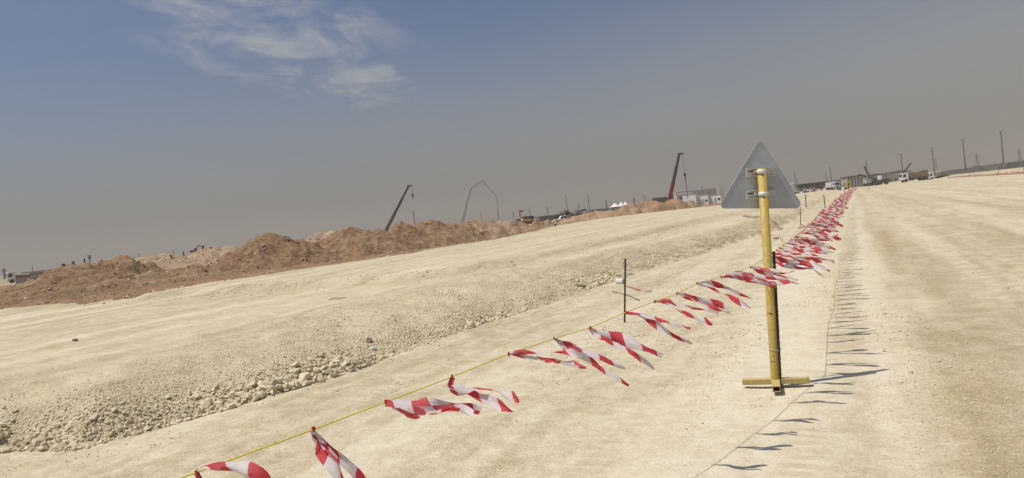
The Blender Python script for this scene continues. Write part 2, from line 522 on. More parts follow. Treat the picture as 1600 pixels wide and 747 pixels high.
gv2 = N.ramp(N.noise(pos, 160, 4, 0.8), 0.3, 0.7, 0.8, 1.14)
base = N.n('ShaderNodeHueSaturation', ins={'Color': base, 'Value': N.math('MULTIPLY', gv, gv2)}).outputs[0]
# scattered dark grains
vor = N.n('ShaderNodeTexVoronoi', ins={'Scale': 26.0, 'Randomness': 1.0, 'Vector': pos})
grain = N.math('MULTIPLY', N.ramp(vor.outputs['Distance'], 0.10, 0.17, 1, 0), N.ramp(N.n('ShaderNodeSeparateColor', ins={0: vor.outputs['Color']}).outputs[0], 0.80, 0.82))
grain = N.math('MULTIPLY', grain, N.ramp(dusty, 0.1, 0.7, 0.75, 0.25))
base = N.mix(grain, base, (0.25, 0.19, 0.12, 1))
N.set(b.inputs['Base Color'], base)
b.inputs['Roughness'].default_value = 0.95
b.inputs['Specular IOR Level'].default_value = 0.15
vg = N.n('ShaderNodeTexVoronoi', ins={'Scale': 30.0, 'Vector': pos, 'Randomness': 1.0})
vg2 = N.n('ShaderNodeTexVoronoi', ins={'Scale': 75.0, 'Vector': pos, 'Randomness': 1.0})
loose = N.math('SUBTRACT', 1.0, dusty)
hgt = N.math('ADD', N.math('MULTIPLY', grit, 0.5), N.math('MULTIPLY', grit2, 0.9))
hgt = N.math('ADD', hgt, N.math('MULTIPLY', N.math('MULTIPLY', vg2.outputs['Distance'], -0.9), N.math('ADD', 0.15, loose)))
hgt = N.math('ADD', hgt, N.math('MULTIPLY', N.math('MULTIPLY', vg.outputs['Distance'], -1.5), a_co))
hgt = N.math('ADD', hgt, N.math('MULTIPLY', N.noise(N.mapping(road, scale=(9, 0.7, 1)), 1.0, 5, 0.65), 0.4))
hgt = N.math('ADD', hgt, N.math('MULTIPLY', trd, -1.0))
hgt = N.math('ADD', hgt, N.math('MULTIPLY', crk, 0.8))
stg = N.math('ADD', 0.30, N.math('ADD', N.math('MULTIPLY', loose, 0.5), N.math('MULTIPLY', a_co, 0.3)))
bp = N.n('ShaderNodeBump', ins={'Strength': stg, 'Distance': 0.020, 'Height': hgt})
N.set(b.inputs['Normal'], bp)

# red soil material for the mounds
SM, nt, b = new_mat('red_soil'); N = NT(nt)
pos = N.n('ShaderNodeTexCoord').outputs['Object']
p1 = N.noise(pos, 0.45, 5, 0.6, 0.5); p2 = N.noise(pos, 3.0, 7, 0.72); p3 = N.noise(pos, 11, 6, 0.75)
tan = N.n('ShaderNodeAttribute', attribute_name='tan').outputs['Fac']
c = N.mix(N.ramp(N.math('ADD', N.math('MULTIPLY', p2, 0.6), N.math('MULTIPLY', p3, 0.4)), 0.36, 0.66), (0.225, 0.132, 0.073, 1), (0.455, 0.305, 0.185, 1))
c = N.mix(N.ramp(N.math('ADD', p1, N.math('MULTIPLY', tan, 0.35)), 0.50, 0.80, 0, 0.85), c, (0.52, 0.385, 0.255, 1))
c = N.mix(N.ramp(N.noise(pos, 23, 3, 0.8), 0.66, 0.74, 0, 0.7), c, (0.56, 0.46, 0.34, 1))
c = N.mix(N.ramp(N.noise(pos, 8, 3, 0.8), 0.30, 0.38, 0.6, 0), c, (0.13, 0.07, 0.042, 1))
N.set(b.inputs['Base Color'], c)
b.inputs['Roughness'].default_value = 0.96
b.inputs['Specular IOR Level'].default_value = 0.1
bp = N.n('ShaderNodeBump', ins={'Strength': 1.0, 'Distance': 0.2, 'Height': N.math('ADD', p2, N.math('MULTIPLY', p3, 0.5))})
N.set(b.inputs['Normal'], bp)

# ------------------------------------------------------------------ ground sheet
az = np.radians(np.concatenate([np.arange(-180, -48, 4.0), np.arange(-48, 48, 0.125), np.arange(48, 180.01, 4.0)]))
az[-1] = PI
rr = [0.0, 0.4, 0.8, 1.1]
while rr[-1] < 3500:
    q = rr[-1]
    rr.append(q * (1.0085 if 2 < q < 26 else 1.011 if q < 130 else 1.02 if q < 400 else 1.06))
rr = np.array(rr)
AA, RR = np.meshgrid(az, rr)
X = RR * np.sin(AA); Y = RR * np.cos(AA)
Z, MS = height(X.ravel(), Y.ravel())
Z -= 0.0
nr, na = AA.shape
idx = np.arange(nr * na).reshape(nr, na)
F = np.stack([idx[:-1, :-1], idx[:-1, 1:], idx[1:, 1:], idx[1:, :-1]], -1).reshape(-1, 4)[:, ::-1]
ground = mesh_np('ground', np.stack([X.ravel(), Y.ravel(), Z], 1), F, GM, None, True)
for k in ('coarse', 'red', 'far', 'crumb', 'tread'):
    float_attr(ground, k, MS[k])
tag(ground, kind='structure')

# ------------------------------------------------------------------ stones
ICO_V = None


def ico(sub):
    t = (1 + 5 ** 0.5) / 2
    V = np.array([(-1, t, 0), (1, t, 0), (-1, -t, 0), (1, -t, 0), (0, -1, t), (0, 1, t), (0, -1, -t), (0, 1, -t), (t, 0, -1), (t, 0, 1), (-t, 0, -1), (-t, 0, 1)], float)
    V /= np.linalg.norm(V[0])
    F = [(0, 11, 5), (0, 5, 1), (0, 1, 7), (0, 7, 10), (0, 10, 11), (1, 5, 9), (5, 11, 4), (11, 10, 2), (10, 7, 6), (7, 1, 8), (3, 9, 4), (3, 4, 2), (3, 2, 6), (3, 6, 8), (3, 8, 9), (4, 9, 5), (2, 4, 11), (6, 2, 10), (8, 6, 7), (9, 8, 1)]
    V = [tuple(v) for v in V]
    for _ in range(sub):
        cache = {}; nf = []

        def mid(i, j):
            k = (min(i, j), max(i, j))
            if k not in cache:
                p = np.array(V[i]) + np.array(V[j]); p /= np.linalg.norm(p); V.append(tuple(p)); cache[k] = len(V) - 1
            return cache[k]
        for a_, b_, c_ in F:
            x_, y_, z_ = mid(a_, b_), mid(b_, c_), mid(c_, a_)
            nf += [(a_, x_, z_), (b_, y_, x_), (c_, z_, y_), (x_, y_, z_)]
        F = nf
    return np.array(V), np.array(F)


def rock_shape(sub, seed, cuts=6):
    g = np.random.default_rng(seed)
    V, F = ico(sub)
    V = V * (1 + 0.10 * g.standard_normal((len(V), 1)))
    for _ in range(cuts):           # broken faces
        n = g.standard_normal(3); n /= np.linalg.norm(n)
        d = g.uniform(0.45, 0.8)
        k = V @ n
        V = V - np.outer(np.clip(k - d, 0, None), n) * 0.92
    V *= np.array([1.0, g.uniform(0.6, 0.95), g.uniform(0.45, 0.75)])
    return V, F


SHAPES = {s: [rock_shape(s, 100 + 7 * k + s, 5 + 3 * s) for k in range(8)] for s in (0, 1, 2)}


def rand_rot(n):
    a = RNG.uniform(0, 2 * PI, n); tx = RNG.normal(0, 0.45, n); ty = RNG.normal(0, 0.45, n)
    ca, sa = np.cos(a), np.sin(a); cx, sx = np.cos(tx), np.sin(tx); cy, sy = np.cos(ty), np.sin(ty)
    R = np.zeros((n, 3, 3))
    R[:, 0, 0] = ca * cy; R[:, 0, 1] = ca * sy * sx - sa * cx; R[:, 0, 2] = ca * sy * cx + sa * sx
    R[:, 1, 0] = sa * cy; R[:, 1, 1] = sa * sy * sx + ca * cx; R[:, 1, 2] = sa * sy * cx - ca * sx
    R[:, 2, 0] = -sy; R[:, 2, 1] = cy * sx; R[:, 2, 2] = cy * cx
    return R


def stones(name, P, S, sub, mat):
    """P (n,3) centres, S (n,) radii -> one merged mesh"""
    n = len(P); R = rand_rot(n); which = RNG.integers(0, 8, n); rnd = RNG.uniform(0, 1, n)
    Vs, Fs, Rs, off = [], [], [], 0
    for k in range(8):
        m = np.nonzero(which == k)[0]
        if not len(m): continue
        V, F = SHAPES[sub][k]
        W = np.einsum('nij,vj->nvi', R[m], V) * S[m][:, None, None] + P[m][:, None, :]
        Vs.append(W.reshape(-1, 3))
        Fs.append((F[None] + (np.arange(len(m)) * len(V))[:, None, None] + off).reshape(-1, 3))
        Rs.append(np.repeat(rnd[m], len(V)))
        off += len(m) * len(V)
    o = mesh_np(name, np.concatenate(Vs), np.concatenate(Fs), mat)
    float_attr(o, 'rnd', np.concatenate(Rs))
    return o


def along_toe(n, arc_lo, arc_hi, dfun):
    """points along the toe line, offset dfun(n) inwards"""
    P = np.array(TOE); L = np.concatenate([[0], np.cumsum(np.hypot(*np.diff(P, axis=0).T))])
    s = RNG.uniform(arc_lo, arc_hi, n)
    i = np.clip(np.searchsorted(L, s) - 1, 0, len(P) - 2)
    t = (s - L[i]) / (L[i + 1] - L[i])
    q = P[i] + (P[i + 1] - P[i]) * t[:, None]
    d = (P[i + 1] - P[i]); d /= np.linalg.norm(d, axis=1)[:, None]
    nrm = np.stack([-d[:, 1], d[:, 0]], 1)
    off = dfun(s)
    return q + nrm * off[:, None], s, off


PT = np.array(TOE); LT = np.concatenate([[0], np.cumsum(np.hypot(*np.diff(PT, axis=0).T))])
arc0 = LT[2]; arc_mid = LT[10]; arc_end = LT[14]; arc_far = LT[17]


def big_here(s):
    """clusters of large rubble along the toe"""
    return np.clip(0.55 + 0.9 * perlin(s * 0.42, s * 0 + 3.3, 91), 0.12, 1.2)


# coarse rubble at the toe
P, s, off = along_toe(15000, arc0, arc_end, lambda s: np.abs(RNG.normal(0, 0.36, len(s))) - 0.05)
fade = np.clip(1.25 - (s - arc_mid) / 14, 0.45, 1.0)
S = np.exp(RNG.normal(-3.95, 0.40, len(s))) * (0.5 + 0.75 * big_here(s)) * np.clip(1.25 - off / 0.85, 0.3, 1.2) * fade
S = np.clip(S, 0.008, 0.085)
H, ms = height(P[:, 0], P[:, 1])
ms['dt'] = ms['dt'] + 0
ok = (ms['dt'] > -0.12)
P, S, H, s = P[ok], S[ok], H[ok], s[ok]
C3 = np.column_stack([P, H + S * 0.28])
order = np.argsort(-S / np.hypot(P[:, 0], P[:, 1]))
NBIG = 110
bigi, rest = order[:NBIG], order[NBIG:]
for k in bigi:
    V, F = SHAPES[2][int(RNG.integers(0, 8))]
    R = rand_rot(1)[0]
    o = mesh_np('rock', (V @ R.T) * S[k] * 1.25, F, STONE)
    float_attr(o, 'rnd', np.full(len(V), RNG.uniform(0.2, 1)))
    o.location = C3[k] + np.array([0, 0, S[k] * 0.12])
    tag(o, 'large pale broken limestone rock in the rubble at the foot of the gravel bank', 'rock', 'large rocks at the foot of the gravel bank')
tag(stones('rubble', C3[rest], S[rest], 1, STONE), 'pale broken rubble heaped along the foot of the gravel bank', 'rubble', kind='stuff')

# gravel over the face
P, s, off = along_toe(95000, arc0, arc_end + 10, lambda s: RNG.uniform(0.0, 1.0, len(s)) ** 1.25 * 3.6)
H, ms = height(P[:, 0], P[:, 1])
tt = ms['dt'] / ms['w']
keep = (tt > 0.0) & (tt < 1.05) & (RNG.uniform(0, 1, len(tt)) < np.clip(1.5 - tt, 0.25, 1)) & (RNG.uniform(0, 1, len(tt)) < np.clip(0.75 + 0.9 * perlin(P[:, 0] * 1.1, P[:, 1] * 1.1, 93), 0.1, 1))
P, H, tt, s = P[keep], H[keep], tt[keep], s[keep]
S = np.exp(RNG.normal(-4.66, 0.36, len(P))) * np.clip(1.45 - 1.1 * tt, 0.42, 1.45) * np.clip(np.hypot(P[:, 0], P[:, 1]) / 11, 0.8, 1.5)
o = stones('gravel', np.column_stack([P, H + S * 0.2]), S, 0, STONE)
tag(o, 'fine pale gravel covering the sloping side of the raised fill', 'gravel', kind='stuff')

# loose pebbles on the flat ground + second lift edge + red edge
n = 130000
a = np.radians(RNG.uniform(-45, 45, n)); r = 2.0 + 15 * RNG.uniform(0, 1, n) ** 1.3
x, y = r * np.sin(a), r * np.cos(a)
H, ms = height(x, y)
ra_ = x * math.cos(WROAD) - y * math.sin(WROAD); rl_ = x * math.sin(WROAD) + y * math.cos(WROAD)
cl = 0.55 * ms['crumb'] + 0.75 * fbm(ra_ * 1.15, rl_ * 0.16, 97, 4) + 0.45 * fbm(x * 1.6, y * 1.6, 99, 3) - 0.05
keep = (ms['lower'] > 0.5) & (RNG.uniform(-0.05, 0.75, n) < cl) & (RNG.uniform(0, 1, n) < np.clip(1.5 - np.hypot(x, y) / 14, 0.15, 1))
x, y, H = x[keep], y[keep], H[keep]
S = np.exp(RNG.normal(-5.15, 0.36, len(x))) * np.clip(np.hypot(x, y) / 6, 0.7, 1.6)
Pp = [np.column_stack([x, y, H + S * 0.3])]; Ss = [S]
for PL, n, z_, wd, sz in ((LIFT, 4200, 0.5, 0.5, -4.0), (RED, 5200, 0.5, 0.55, -3.5)):
    Q = np.array(PL); L = np.concatenate([[0], np.cumsum(np.hypot(*np.diff(Q, axis=0).T))])
    lo, hi = (L[2], L[11]) if PL is LIFT else (L[3], L[11])
    s = RNG.uniform(lo, hi, n); i = np.clip(np.searchsorted(L, s) - 1, 0, len(Q) - 2)
    t = (s - L[i]) / (L[i + 1] - L[i]); d = (Q[i + 1] - Q[i]); d /= np.linalg.norm(d, axis=1)[:, None]
    q = Q[i] + (Q[i + 1] - Q[i]) * t[:, None] + np.stack([-d[:, 1], d[:, 0]], 1) * RNG.normal(0.1, wd, n)[:, None]
    H, _ = height(q[:, 0], q[:, 1])
    kp = RNG.uniform(-0.3, 0.5, n) < perlin(q[:, 0] * 0.45, q[:, 1] * 0.45, 98)
    q, H = q[kp], H[kp]
    S = np.exp(RNG.normal(sz, 0.4, len(q)))
    Pp.append(np.column_stack([q, H + S * 0.2])); Ss.append(S)
o = stones('pebbles', np.concatenate(Pp), np.concatenate(Ss), 0, STONE)
tag(o, 'loose pale pebbles scattered over the levelled marl ground', 'pebbles', kind='stuff')

# ------------------------------------------------------------------ soil mounds
MND = [  # px, top y, depth, side slope, tan, label
    (28, 449, 31, 0.42, 0.1, 'low red soil hump at the left end of the spoil row'),
    (70, 441, 33, 0.40, 0.0, 'low red soil hump beside the ragged mound, in front of the white truck'),
    (125, 437, 31.5, 0.20, 0.0, 'low flat terrace of red soil before the ragged flat-topped mound'),
    (215, 433, 33, 0.22, 0.1, 'low flat terrace of red soil before the pointed mound'),
    (300, 420, 35, 0.22, 0.1, 'low flat terrace of red soil left of the tall brown mound'),
    (112, 412, 35, 0.46, 0.3, 'ragged flat-topped soil mound below the small square sign'),
    (180, 402, 37, 0.50, 0.2, 'pointed soil mound next to the ragged flat-topped one'),
    (250, 400, 46, 0.30, 0.8, 'low tan soil ridge behind the pointed mound'),
    (345, 389, 48, 0.26, 0.9, 'long tan soil ridge rising to the tall brown mound'),
    (412, 366, 41, 0.56, -0.2, 'tall brown mound with dark crusted crest, biggest in the row'),
    (452, 371, 41, 0.60, -0.2, 'shoulder mound joined to the right side of the tall brown mound'),
    (508, 363, 52, 0.42, 0.9, 'tan mound sloping up behind the saddle of the spoil row'),
    (546, 354, 47, 0.50, 0.0, 'brown mound with a long flat crest left of the dark crane boom'),
    (592, 358, 49, 0.50, -0.1, 'brown mound at the foot of the dark crane boom'),
    (626, 348, 52, 0.66, 0.0, 'peaked mound just right of the dark crane boom'),
    (668, 343, 54, 0.55, 0.0, 'broad brown mound between the peaked mound and the rubble mound'),
    (705, 349, 58, 0.50, 0.1, 'lower brown mound left of the rubble mound'),
    (742, 343, 61, 0.58, 0.3, 'lumpy rubble mound under the concrete pump boom'),
    (774, 347, 67, 0.50, 0.4, 'sandy mound under the hanging end of the pump boom'),
    (802, 346, 73, 0.48, 0.3, 'small reddish mound left of the orange excavator'),
    (842, 343, 84, 0.55, 0.2, 'small pinkish mound right of the orange excavator'),
    (866, 344, 92, 0.5, 0.7, 'small sandy mound in front of the white pickup'),
    (930, 331, 150, 0.16, 0.3, 'long low reddish bank below the grey yard wall'),
    (980, 320, 128, 0.5, 0.2, 'left shoulder of the red heap near the white tents'),
    (1012, 313, 130, 0.55, 0.1, 'red soil heap peak right of the white tents'),
    (1048, 312, 134, 0.5, 0.1, 'red soil heap at the foot of the red crane boom'),
    (1072, 315, 137, 0.5, 0.3, 'right end of the red heap beside the precast building'),
]
PK = np.array([at(m[0], m[1], m[2]) for m in MND])


def mound_h(x, y):
    best = np.full(x.shape, -9.0); own = np.zeros(x.shape, int); tn = np.zeros(x.shape)
    jx = 0.55 * fbm(x * 0.35, y * 0.35, 120, 3); jy = 0.55 * fbm(x * 0.35, y * 0.35, 130, 3)
    for k, m in enumerate(MND):
        c = 0.35 if m[3] > 0.3 else 1.0
        sc = m[2] / 45.0
        dx = (x + jx * sc - PK[k, 0]); dy = (y + jy * sc - PK[k, 1])
        d = np.sqrt(dx * dx + dy * dy + c * c) - c
        h = PK[k, 2] - m[3] * 1.05 * d
        mk = h > best
        best = np.where(mk, h, best); own = np.where(mk, k, own); tn = np.where(mk, m[4], tn)
    return best, own, tn


def mound_patch(x0, x1, y0, y1, step, ks):
    xs = np.arange(x0, x1, step); ys = np.arange(y0, y1, step)
    XX, YY = np.meshgrid(xs, ys)
    x, y = XX.ravel(), YY.ravel()
    h, own, tn = mound_h(x, y)
    g, ms = height(x, y, False)
    rr_ = np.hypot(x, y); sc = np.clip(rr_ / 45, 0.8, 2.5)
    rough = 0.20 * fbm(x * 0.8, y * 0.8, 140, 6, 0.62) - 0.10 * np.abs(perlin(x * 2.3, y * 2.3, 150)) + 0.06 * np.abs(perlin(x * 4.7, y * 4.7, 151))
    crust = 0.16 * (perlin(x * 0.5 + 0.4 * y, y * 0.7, 160) > 0.15)
    gro = np.clip(1 - np.abs(perlin(x * 0.55 + 0.25 * perlin(x * 1.7, y * 1.7, 171), y * 0.8, 170)) * 5.0, 0, 1) ** 2 * (perlin(x * 0.3, y * 0.3, 172) > -0.1)
    rough = rough - 0.17 * gro
    z = h + (rough + crust) * np.clip((h - g) * 1.2 + 0.3, 0, 1)
    n_, m_ = XX.shape
    idx = np.arange(n_ * m_).reshape(n_, m_)
    F = np.stack([idx[:-1, :-1], idx[:-1, 1:], idx[1:, 1:], idx[1:, :-1]], -1).reshape(-1, 4)
    above = (z > g - 0.35) & (ms['dr'] > 0.15)
    fk = above[F].any(1)
    fo = own[F[:, 0]]
    clods = []
    for k in ks:
        f = F[fk & (fo == k)]
        if len(f) < 4: continue
        u, inv = np.unique(f, return_inverse=True)
        V = np.stack([x[u], y[u], z[u]], 1)
        base = np.array([PK[k, 0], PK[k, 1], 0.3])
        o = mesh_np('soil_mound', V - base, inv.reshape(f.shape), SM, None, True)
        o.location = base
        float_attr(o, 'tan', np.full(len(u), MND[k][4]))
        tag(o, MND[k][5], 'soil mound', 'spoil mounds along the red soil strip')
        vis = u[(z[u] > g[u] + 0.05)]
        if len(vis): clods.append(vis)
    cl = np.concatenate(clods) if clods else np.zeros(0, int)
    return np.stack([x, y, z], 1)[cl]


c1 = mound_patch(-34, 12, 25, 100, 0.13, range(0, 22))
c2 = mound_patch(2, 48, 112, 165, 0.35, range(22, len(MND)))
pick = RNG.choice(len(c1), 5200)
P = c1[pick] + np.column_stack([RNG.normal(0, 0.08, (5200, 2)), np.zeros(5200)])
S = np.exp(RNG.normal(-3.0, 0.5, 5200)); S = np.clip(S, 0.02, 0.2)
# clods on the flat red strip
n = 6000
s = RNG.uniform(0, 1, n); Q = np.array(RED); L = np.concatenate([[0], np.cumsum(np.hypot(*np.diff(Q, axis=0).T))])
s = L[1] + 30 + (L[11] - L[1] - 30) * s; i = np.clip(np.searchsorted(L, s) - 1, 0, len(Q) - 2)
t = (s - L[i]) / (L[i + 1] - L[i]); d = Q[i + 1] - Q[i]; d /= np.linalg.norm(d, axis=1)[:, None]
q = Q[i] + (Q[i + 1] - Q[i]) * t[:, None] + np.stack([-d[:, 1], d[:, 0]], 1) * (0.3 + 7 * RNG.uniform(0, 1, n) ** 0.8)[:, None]
H, _ = height(q[:, 0], q[:, 1]); hm, _, _ = mound_h(q[:, 0], q[:, 1])
H = np.maximum(H, hm)
S2 = np.exp(RNG.normal(-3.6, 0.45, n)); S2 = np.clip(S2, 0.012, 0.10)
o = stones('soil_clods', np.concatenate([P, np.column_stack([q, H + S2 * 0.2])]), np.concatenate([S, S2]), 0, CLOD)
tag(o, 'clods and stones strewn over the red soil strip and its mounds', 'soil clods', kind='stuff')

# ------------------------------------------------------------------ rope, stake, streamers
sign_base = G(1213, 604)
SB = np.array([sign_base[0], sign_base[1]])
rope_a = np.array([SB[0] + 0.02, SB[1] + 0.10])           # at the rebar beside the sign pole
near_dir = np.array([rope_a[0] + 1.03, rope_a[1] - 2.08])  # the rope runs back past the camera's left side
near_dir = near_dir / np.linalg.norm(near_dir)


def on_rope(px, py):
    """point of the near rope span seen at a pixel"""
    d = ray(px, py)
    A2 = np.array([[d[0], near_dir[0]], [d[1], near_dir[1]]])
    t, u = np.linalg.solve(A2, rope_a)
    return EYE + d * t


# knots measured along the rope; heights smoothed to a gently sagging line
KN = [(308, 738), (490, 671), (603, 628), (706, 589), (795, 553), (866, 529), (922, 512), (978, 488), (1023, 471), (1058, 459), (1089, 443), (1127, 433), (1150, 425), (1172, 417), (1197, 405)]
KP = [on_rope(*k) for k in KN]
dist = np.array([np.linalg.norm(p[:2] - rope_a) for p in KP])
rope_pts_near = [np.array([rope_a[0], rope_a[1], 1.04])] + KP[::-1][1:] 
ext = KP[0] - near_dir[0] * 0
p_ext = np.array([KP[0][0] - near_dir[0] * 3.2, KP[0][1] - near_dir[1] * 3.2, KP[0][2] + 0.02])
p_ext0 = np.array([KP[0][0] - near_dir[0] * 1.0, KP[0][1] - near_dir[1] * 1.0, KP[0][2] + 0.0])

FAR_DIR = np.array([0.518, 1.0]); FAR_DIR /= np.linalg.norm(FAR_DIR)
far_pts = []
for k in range(0, 41):
    d = 100.0 * k / 40
    bend = -0.25 * math.sin(d / 100 * PI)
    p = rope_a + FAR_DIR * d + np.array([FAR_DIR[1], -FAR_DIR[0]]) * bend
    g = max(hz(p[0], p[1]), 0.0) if d > 20 else 0.0
    sag = 0.07 * abs(math.sin(d / 12.5 * PI))
    far_pts.append(np.array([p[0], p[1], 1.04 - sag + g * 0.7]))


def far_rope(d):
    i = min(int(d / 2.5), 39); t = d / 2.5 - i
    return far_pts[i] * (1 - t) + far_pts[i + 1] * t


rope = MB().tube(list(reversed(far_pts[1:])) + rope_pts_near + [p_ext0, p_ext], 0.0026, 6).build('rope', MT['rope'], None, True)
tag(rope, 'thin yellow rope strung with tape streamers past the sign post', 'rope')


def catmull(P, n):
    P = [np.array(p, float) for p in P]
    Q = [2 * P[0] - P[1]] + P + [2 * P[-1] - P[-2]]
    out = []
    segs = len(P) - 1
    for k in range(n + 1):
        u = k / n * segs; i = min(int(u), segs - 1); t = u - i
        p0, p1, p2, p3 = Q[i], Q[i + 1], Q[i + 2], Q[i + 3]
        out.append(0.5 * ((2 * p1) + (-p0 + p2) * t + (2 * p0 - 5 * p1 + 4 * p2 - p3) * t * t + (-p0 + 3 * p1 - 3 * p2 + p3) * t ** 3))
    return np.array(out)


def tail_mesh(name, pts, width, face, parent, u0=0.0, n=26, seed=0, twist=0.5, curl=0.25, loc=None):
    """a strip of tape along pts; face = direction its flat side looks at"""
    g = np.random.default_rng(seed)
    C = catmull(pts, n)
    ln = np.concatenate([[0], np.cumsum(np.linalg.norm(np.diff(C, axis=0), axis=1))])
    tw = twist * np.sin(ln / ln[-1] * g.uniform(3, 6) + g.uniform(0, 6)) + g.uniform(-0.25, 0.25)
    cu = 1.5 * curl * np.sin(ln / ln[-1] * g.uniform(2, 5) + g.uniform(0, 6))
    wk = np.clip(0.13 + ln / 0.10, 0.13, 1.0) * (0.74 + 0.30 * np.sin(ln / ln[-1] * g.uniform(4, 9) + g.uniform(0, 6)) * np.clip(ln / 0.1, 0, 1))              # gathered at the knot
    tip = np.clip((ln[-1] - ln) / g.uniform(0.05, 0.13) + g.uniform(0.0, 0.5), 0, 1)
    ph = g.uniform(0, 6.28)
    V, UV = [], []
    m = 5
    for i in range(n + 1):
        t = C[min(i + 1, n)] - C[max(i - 1, 0)]; t /= np.linalg.norm(t) + 1e-9
        s = np.cross(face, t); s /= np.linalg.norm(s) + 1e-9
        nn = np.cross(t, s)
        s2 = s * math.cos(tw[i]) + nn * math.sin(tw[i]); n2 = np.cross(t, s2)
        for j in range(m):
            v = (j / (m - 1) - 0.5)
            rip = 0.004 * math.sin(ln[i] * 38 + ph + v * 5) + 0.003 * math.sin(ln[i] * 71 + v * 9)
            bow = cu[i] * (v * v - 0.08) * 2 * width
            V.append(C[i] + s2 * (v * width * wk[i] * (0.12 + 0.88 * tip[i])) + n2 * (bow + rip * wk[i]))
            UV.append((u0 + ln[i], v + 0.5))
    V = np.array(V)
    F = []
    for i in range(n):
        for j in range(m - 1):
            F.append((i * m + j, i * m + j + 1, (i + 1) * m + j + 1, (i + 1) * m + j))
    F = np.array(F)
    if loc is not None: V = V - loc
    o = mesh_np(name, V, F, TAPE, parent, True)
    uvl = o.data.uv_layers.new(name='UVMap')
    uvl.data.foreach_set('uv', np.array([UV[i] for f in F for i in f], np.float32).ravel())
    return o


def knot_mesh(parent, seed):
    g = np.random.default_rng(seed)
    V, F = ico(1)
    V = V * (1 + 0.22 * g.standard_normal((len(V), 1))) * np.array([0.0065, 0.006, 0.010])
    o = mesh_np('knot', V, F, TAPE, parent, False)
    o.data.uv_layers.new(name='UVMap').data.foreach_set('uv', np.full(len(F) * 6, 0.125, np.float32))
    return o


# per streamer: two tails as pixel paths, width factor, stripe phase, label
NEAR = [
    ([(318, 730), (345, 727), (372, 733), (400, 746), (440, 772)], [(313, 745), (325, 765), (350, 800), (380, 830)], 1.0, 'red and white tape streamer cut off by the bottom edge, nearest along the rope'),
    ([(506, 690), (530, 715), (556, 745), (590, 785)], [(497, 690), (520, 728), (545, 768), (570, 800)], 1.0, 'steeply hanging red and white streamer second from the bottom edge'),
    ([(630, 629), (662, 634), (700, 636), (733, 640), (751, 646)], [(618, 638), (645, 644), (685, 642), (715, 640), (738, 647)], 1.15, 'wide streamer whose two tails lie together level, above the steeply hanging one'),
    ([(702, 604), (722, 608), (750, 607), (778, 612), (811, 628)], [(703, 606), (728, 613), (752, 624), (778, 634), (801, 643)], 1.0, 'streamer dangling from a thin twisted stem before its two tails fork'),
    ([(818, 549), (850, 551), (880, 551), (912, 556)], [(810, 555), (835, 561), (868, 566), (895, 571), (916, 576)], 0.8, 'flat narrow streamer with two spread tails, right of the one on a twisted stem'),
    ([(880, 538), (908, 546), (940, 558), (962, 568), (977, 576)], [(884, 541), (912, 556), (940, 575), (962, 588), (983, 602)], 1.0, 'long streamer with a tail drooping far down, between the narrow and the wide pale one'),
    ([(937, 517), (965, 527), (995, 538), (1018, 547), (1035, 555)], [(932, 521), (960, 536), (988, 552), (1008, 565), (1022, 577)], 1.15, 'wide streamer with a thin red second tail, just below the rebar stake'),
    ([(1000, 490), (1022, 497), (1045, 503), (1062, 508), (1079, 514)], [(1002, 492), (1025, 506), (1045, 519), (1062, 529), (1081, 538)], 0.9, 'streamer tied right beside the lone rebar stake'),
    ([(1042, 471), (1065, 477), (1088, 483), (1105, 486), (1123, 490)], [(1045, 475), (1068, 487), (1090, 497), (1113, 508)], 0.85, 'streamer with two split tails, first past the lone rebar stake'),
    ([(1078, 464), (1100, 471), (1122, 476), (1141, 490)], [(1078, 468), (1100, 476), (1120, 482), (1138, 487)], 0.8, 'streamer overlapping its neighbour, second past the lone rebar stake'),
    ([(1108, 443), (1130, 449), (1152, 459), (1175, 467)], [(1106, 447), (1125, 457), (1148, 469), (1172, 482)], 0.85, 'streamer with two drooping tails, third past the lone rebar stake'),
    ([(1145, 430), (1168, 435), (1192, 441), (1212, 448)], [(1146, 434), (1170, 438), (1195, 440), (1220, 443)], 0.95, 'streamer ending against the yellow sign pole, fourth past the lone rebar stake'),
    ([(1170, 427), (1192, 432), (1220, 436), (1248, 444)], [(1168, 429), (1190, 437), (1215, 441), (1238, 441)], 0.85, 'streamer crossing in front of the yellow sign pole, lower of three'),
    ([(1186, 419), (1206, 421), (1226, 427), (1242, 423)], [(1186, 423), (1208, 429), (1228, 433), (1246, 439)], 0.85, 'streamer crossing in front of the yellow sign pole, middle of three'),
    ([(1214, 408), (1236, 413), (1262, 416), (1287, 432)], [(1212, 409), (1230, 415), (1250, 419), (1270, 420)], 0.85, 'streamer crossing in front of the yellow sign pole, highest of three'),
]
SGRP = 'red and white tape streamers along the rope'
TO_CAM_UP = np.array([0.0, -0.62, 0.78])
for k, (ta, tb, wf, lab) in enumerate(NEAR):
    P0 = KP[k]
    e = empty('tape_streamer', P0, lab, 'tape streamer', SGRP)
    for j, tl in enumerate((ta, tb)):
        pts = [P0]
        L = math.hypot(tl[-1][0] - KN[k][0], tl[-1][1] - KN[k][1])
        for (px, py) in tl:
            fr_ = math.hypot(px - KN[k][0], py - KN[k][1]) / L
            Yd = P0[1] - (0.10 + 0.05 * j) * fr_ + (0.01 if j else 0) + 0.012 * math.sin(fr_ * 7 + k)
            pts.append(at(px, py, Yd))
        tail_mesh('tail', pts, 0.058 * wf * (1.0 if j == 0 else 0.9), TO_CAM_UP, e, u0=0.03 + 0.05 * ((k * 3 + j) % 4), seed=500 + 7 * k + j, twist=0.85, curl=0.55, loc=P0)
    knot_mesh(e, 40 + k)

# prototypes for the run beyond the sign, wind blowing to the right and a little toward the camera


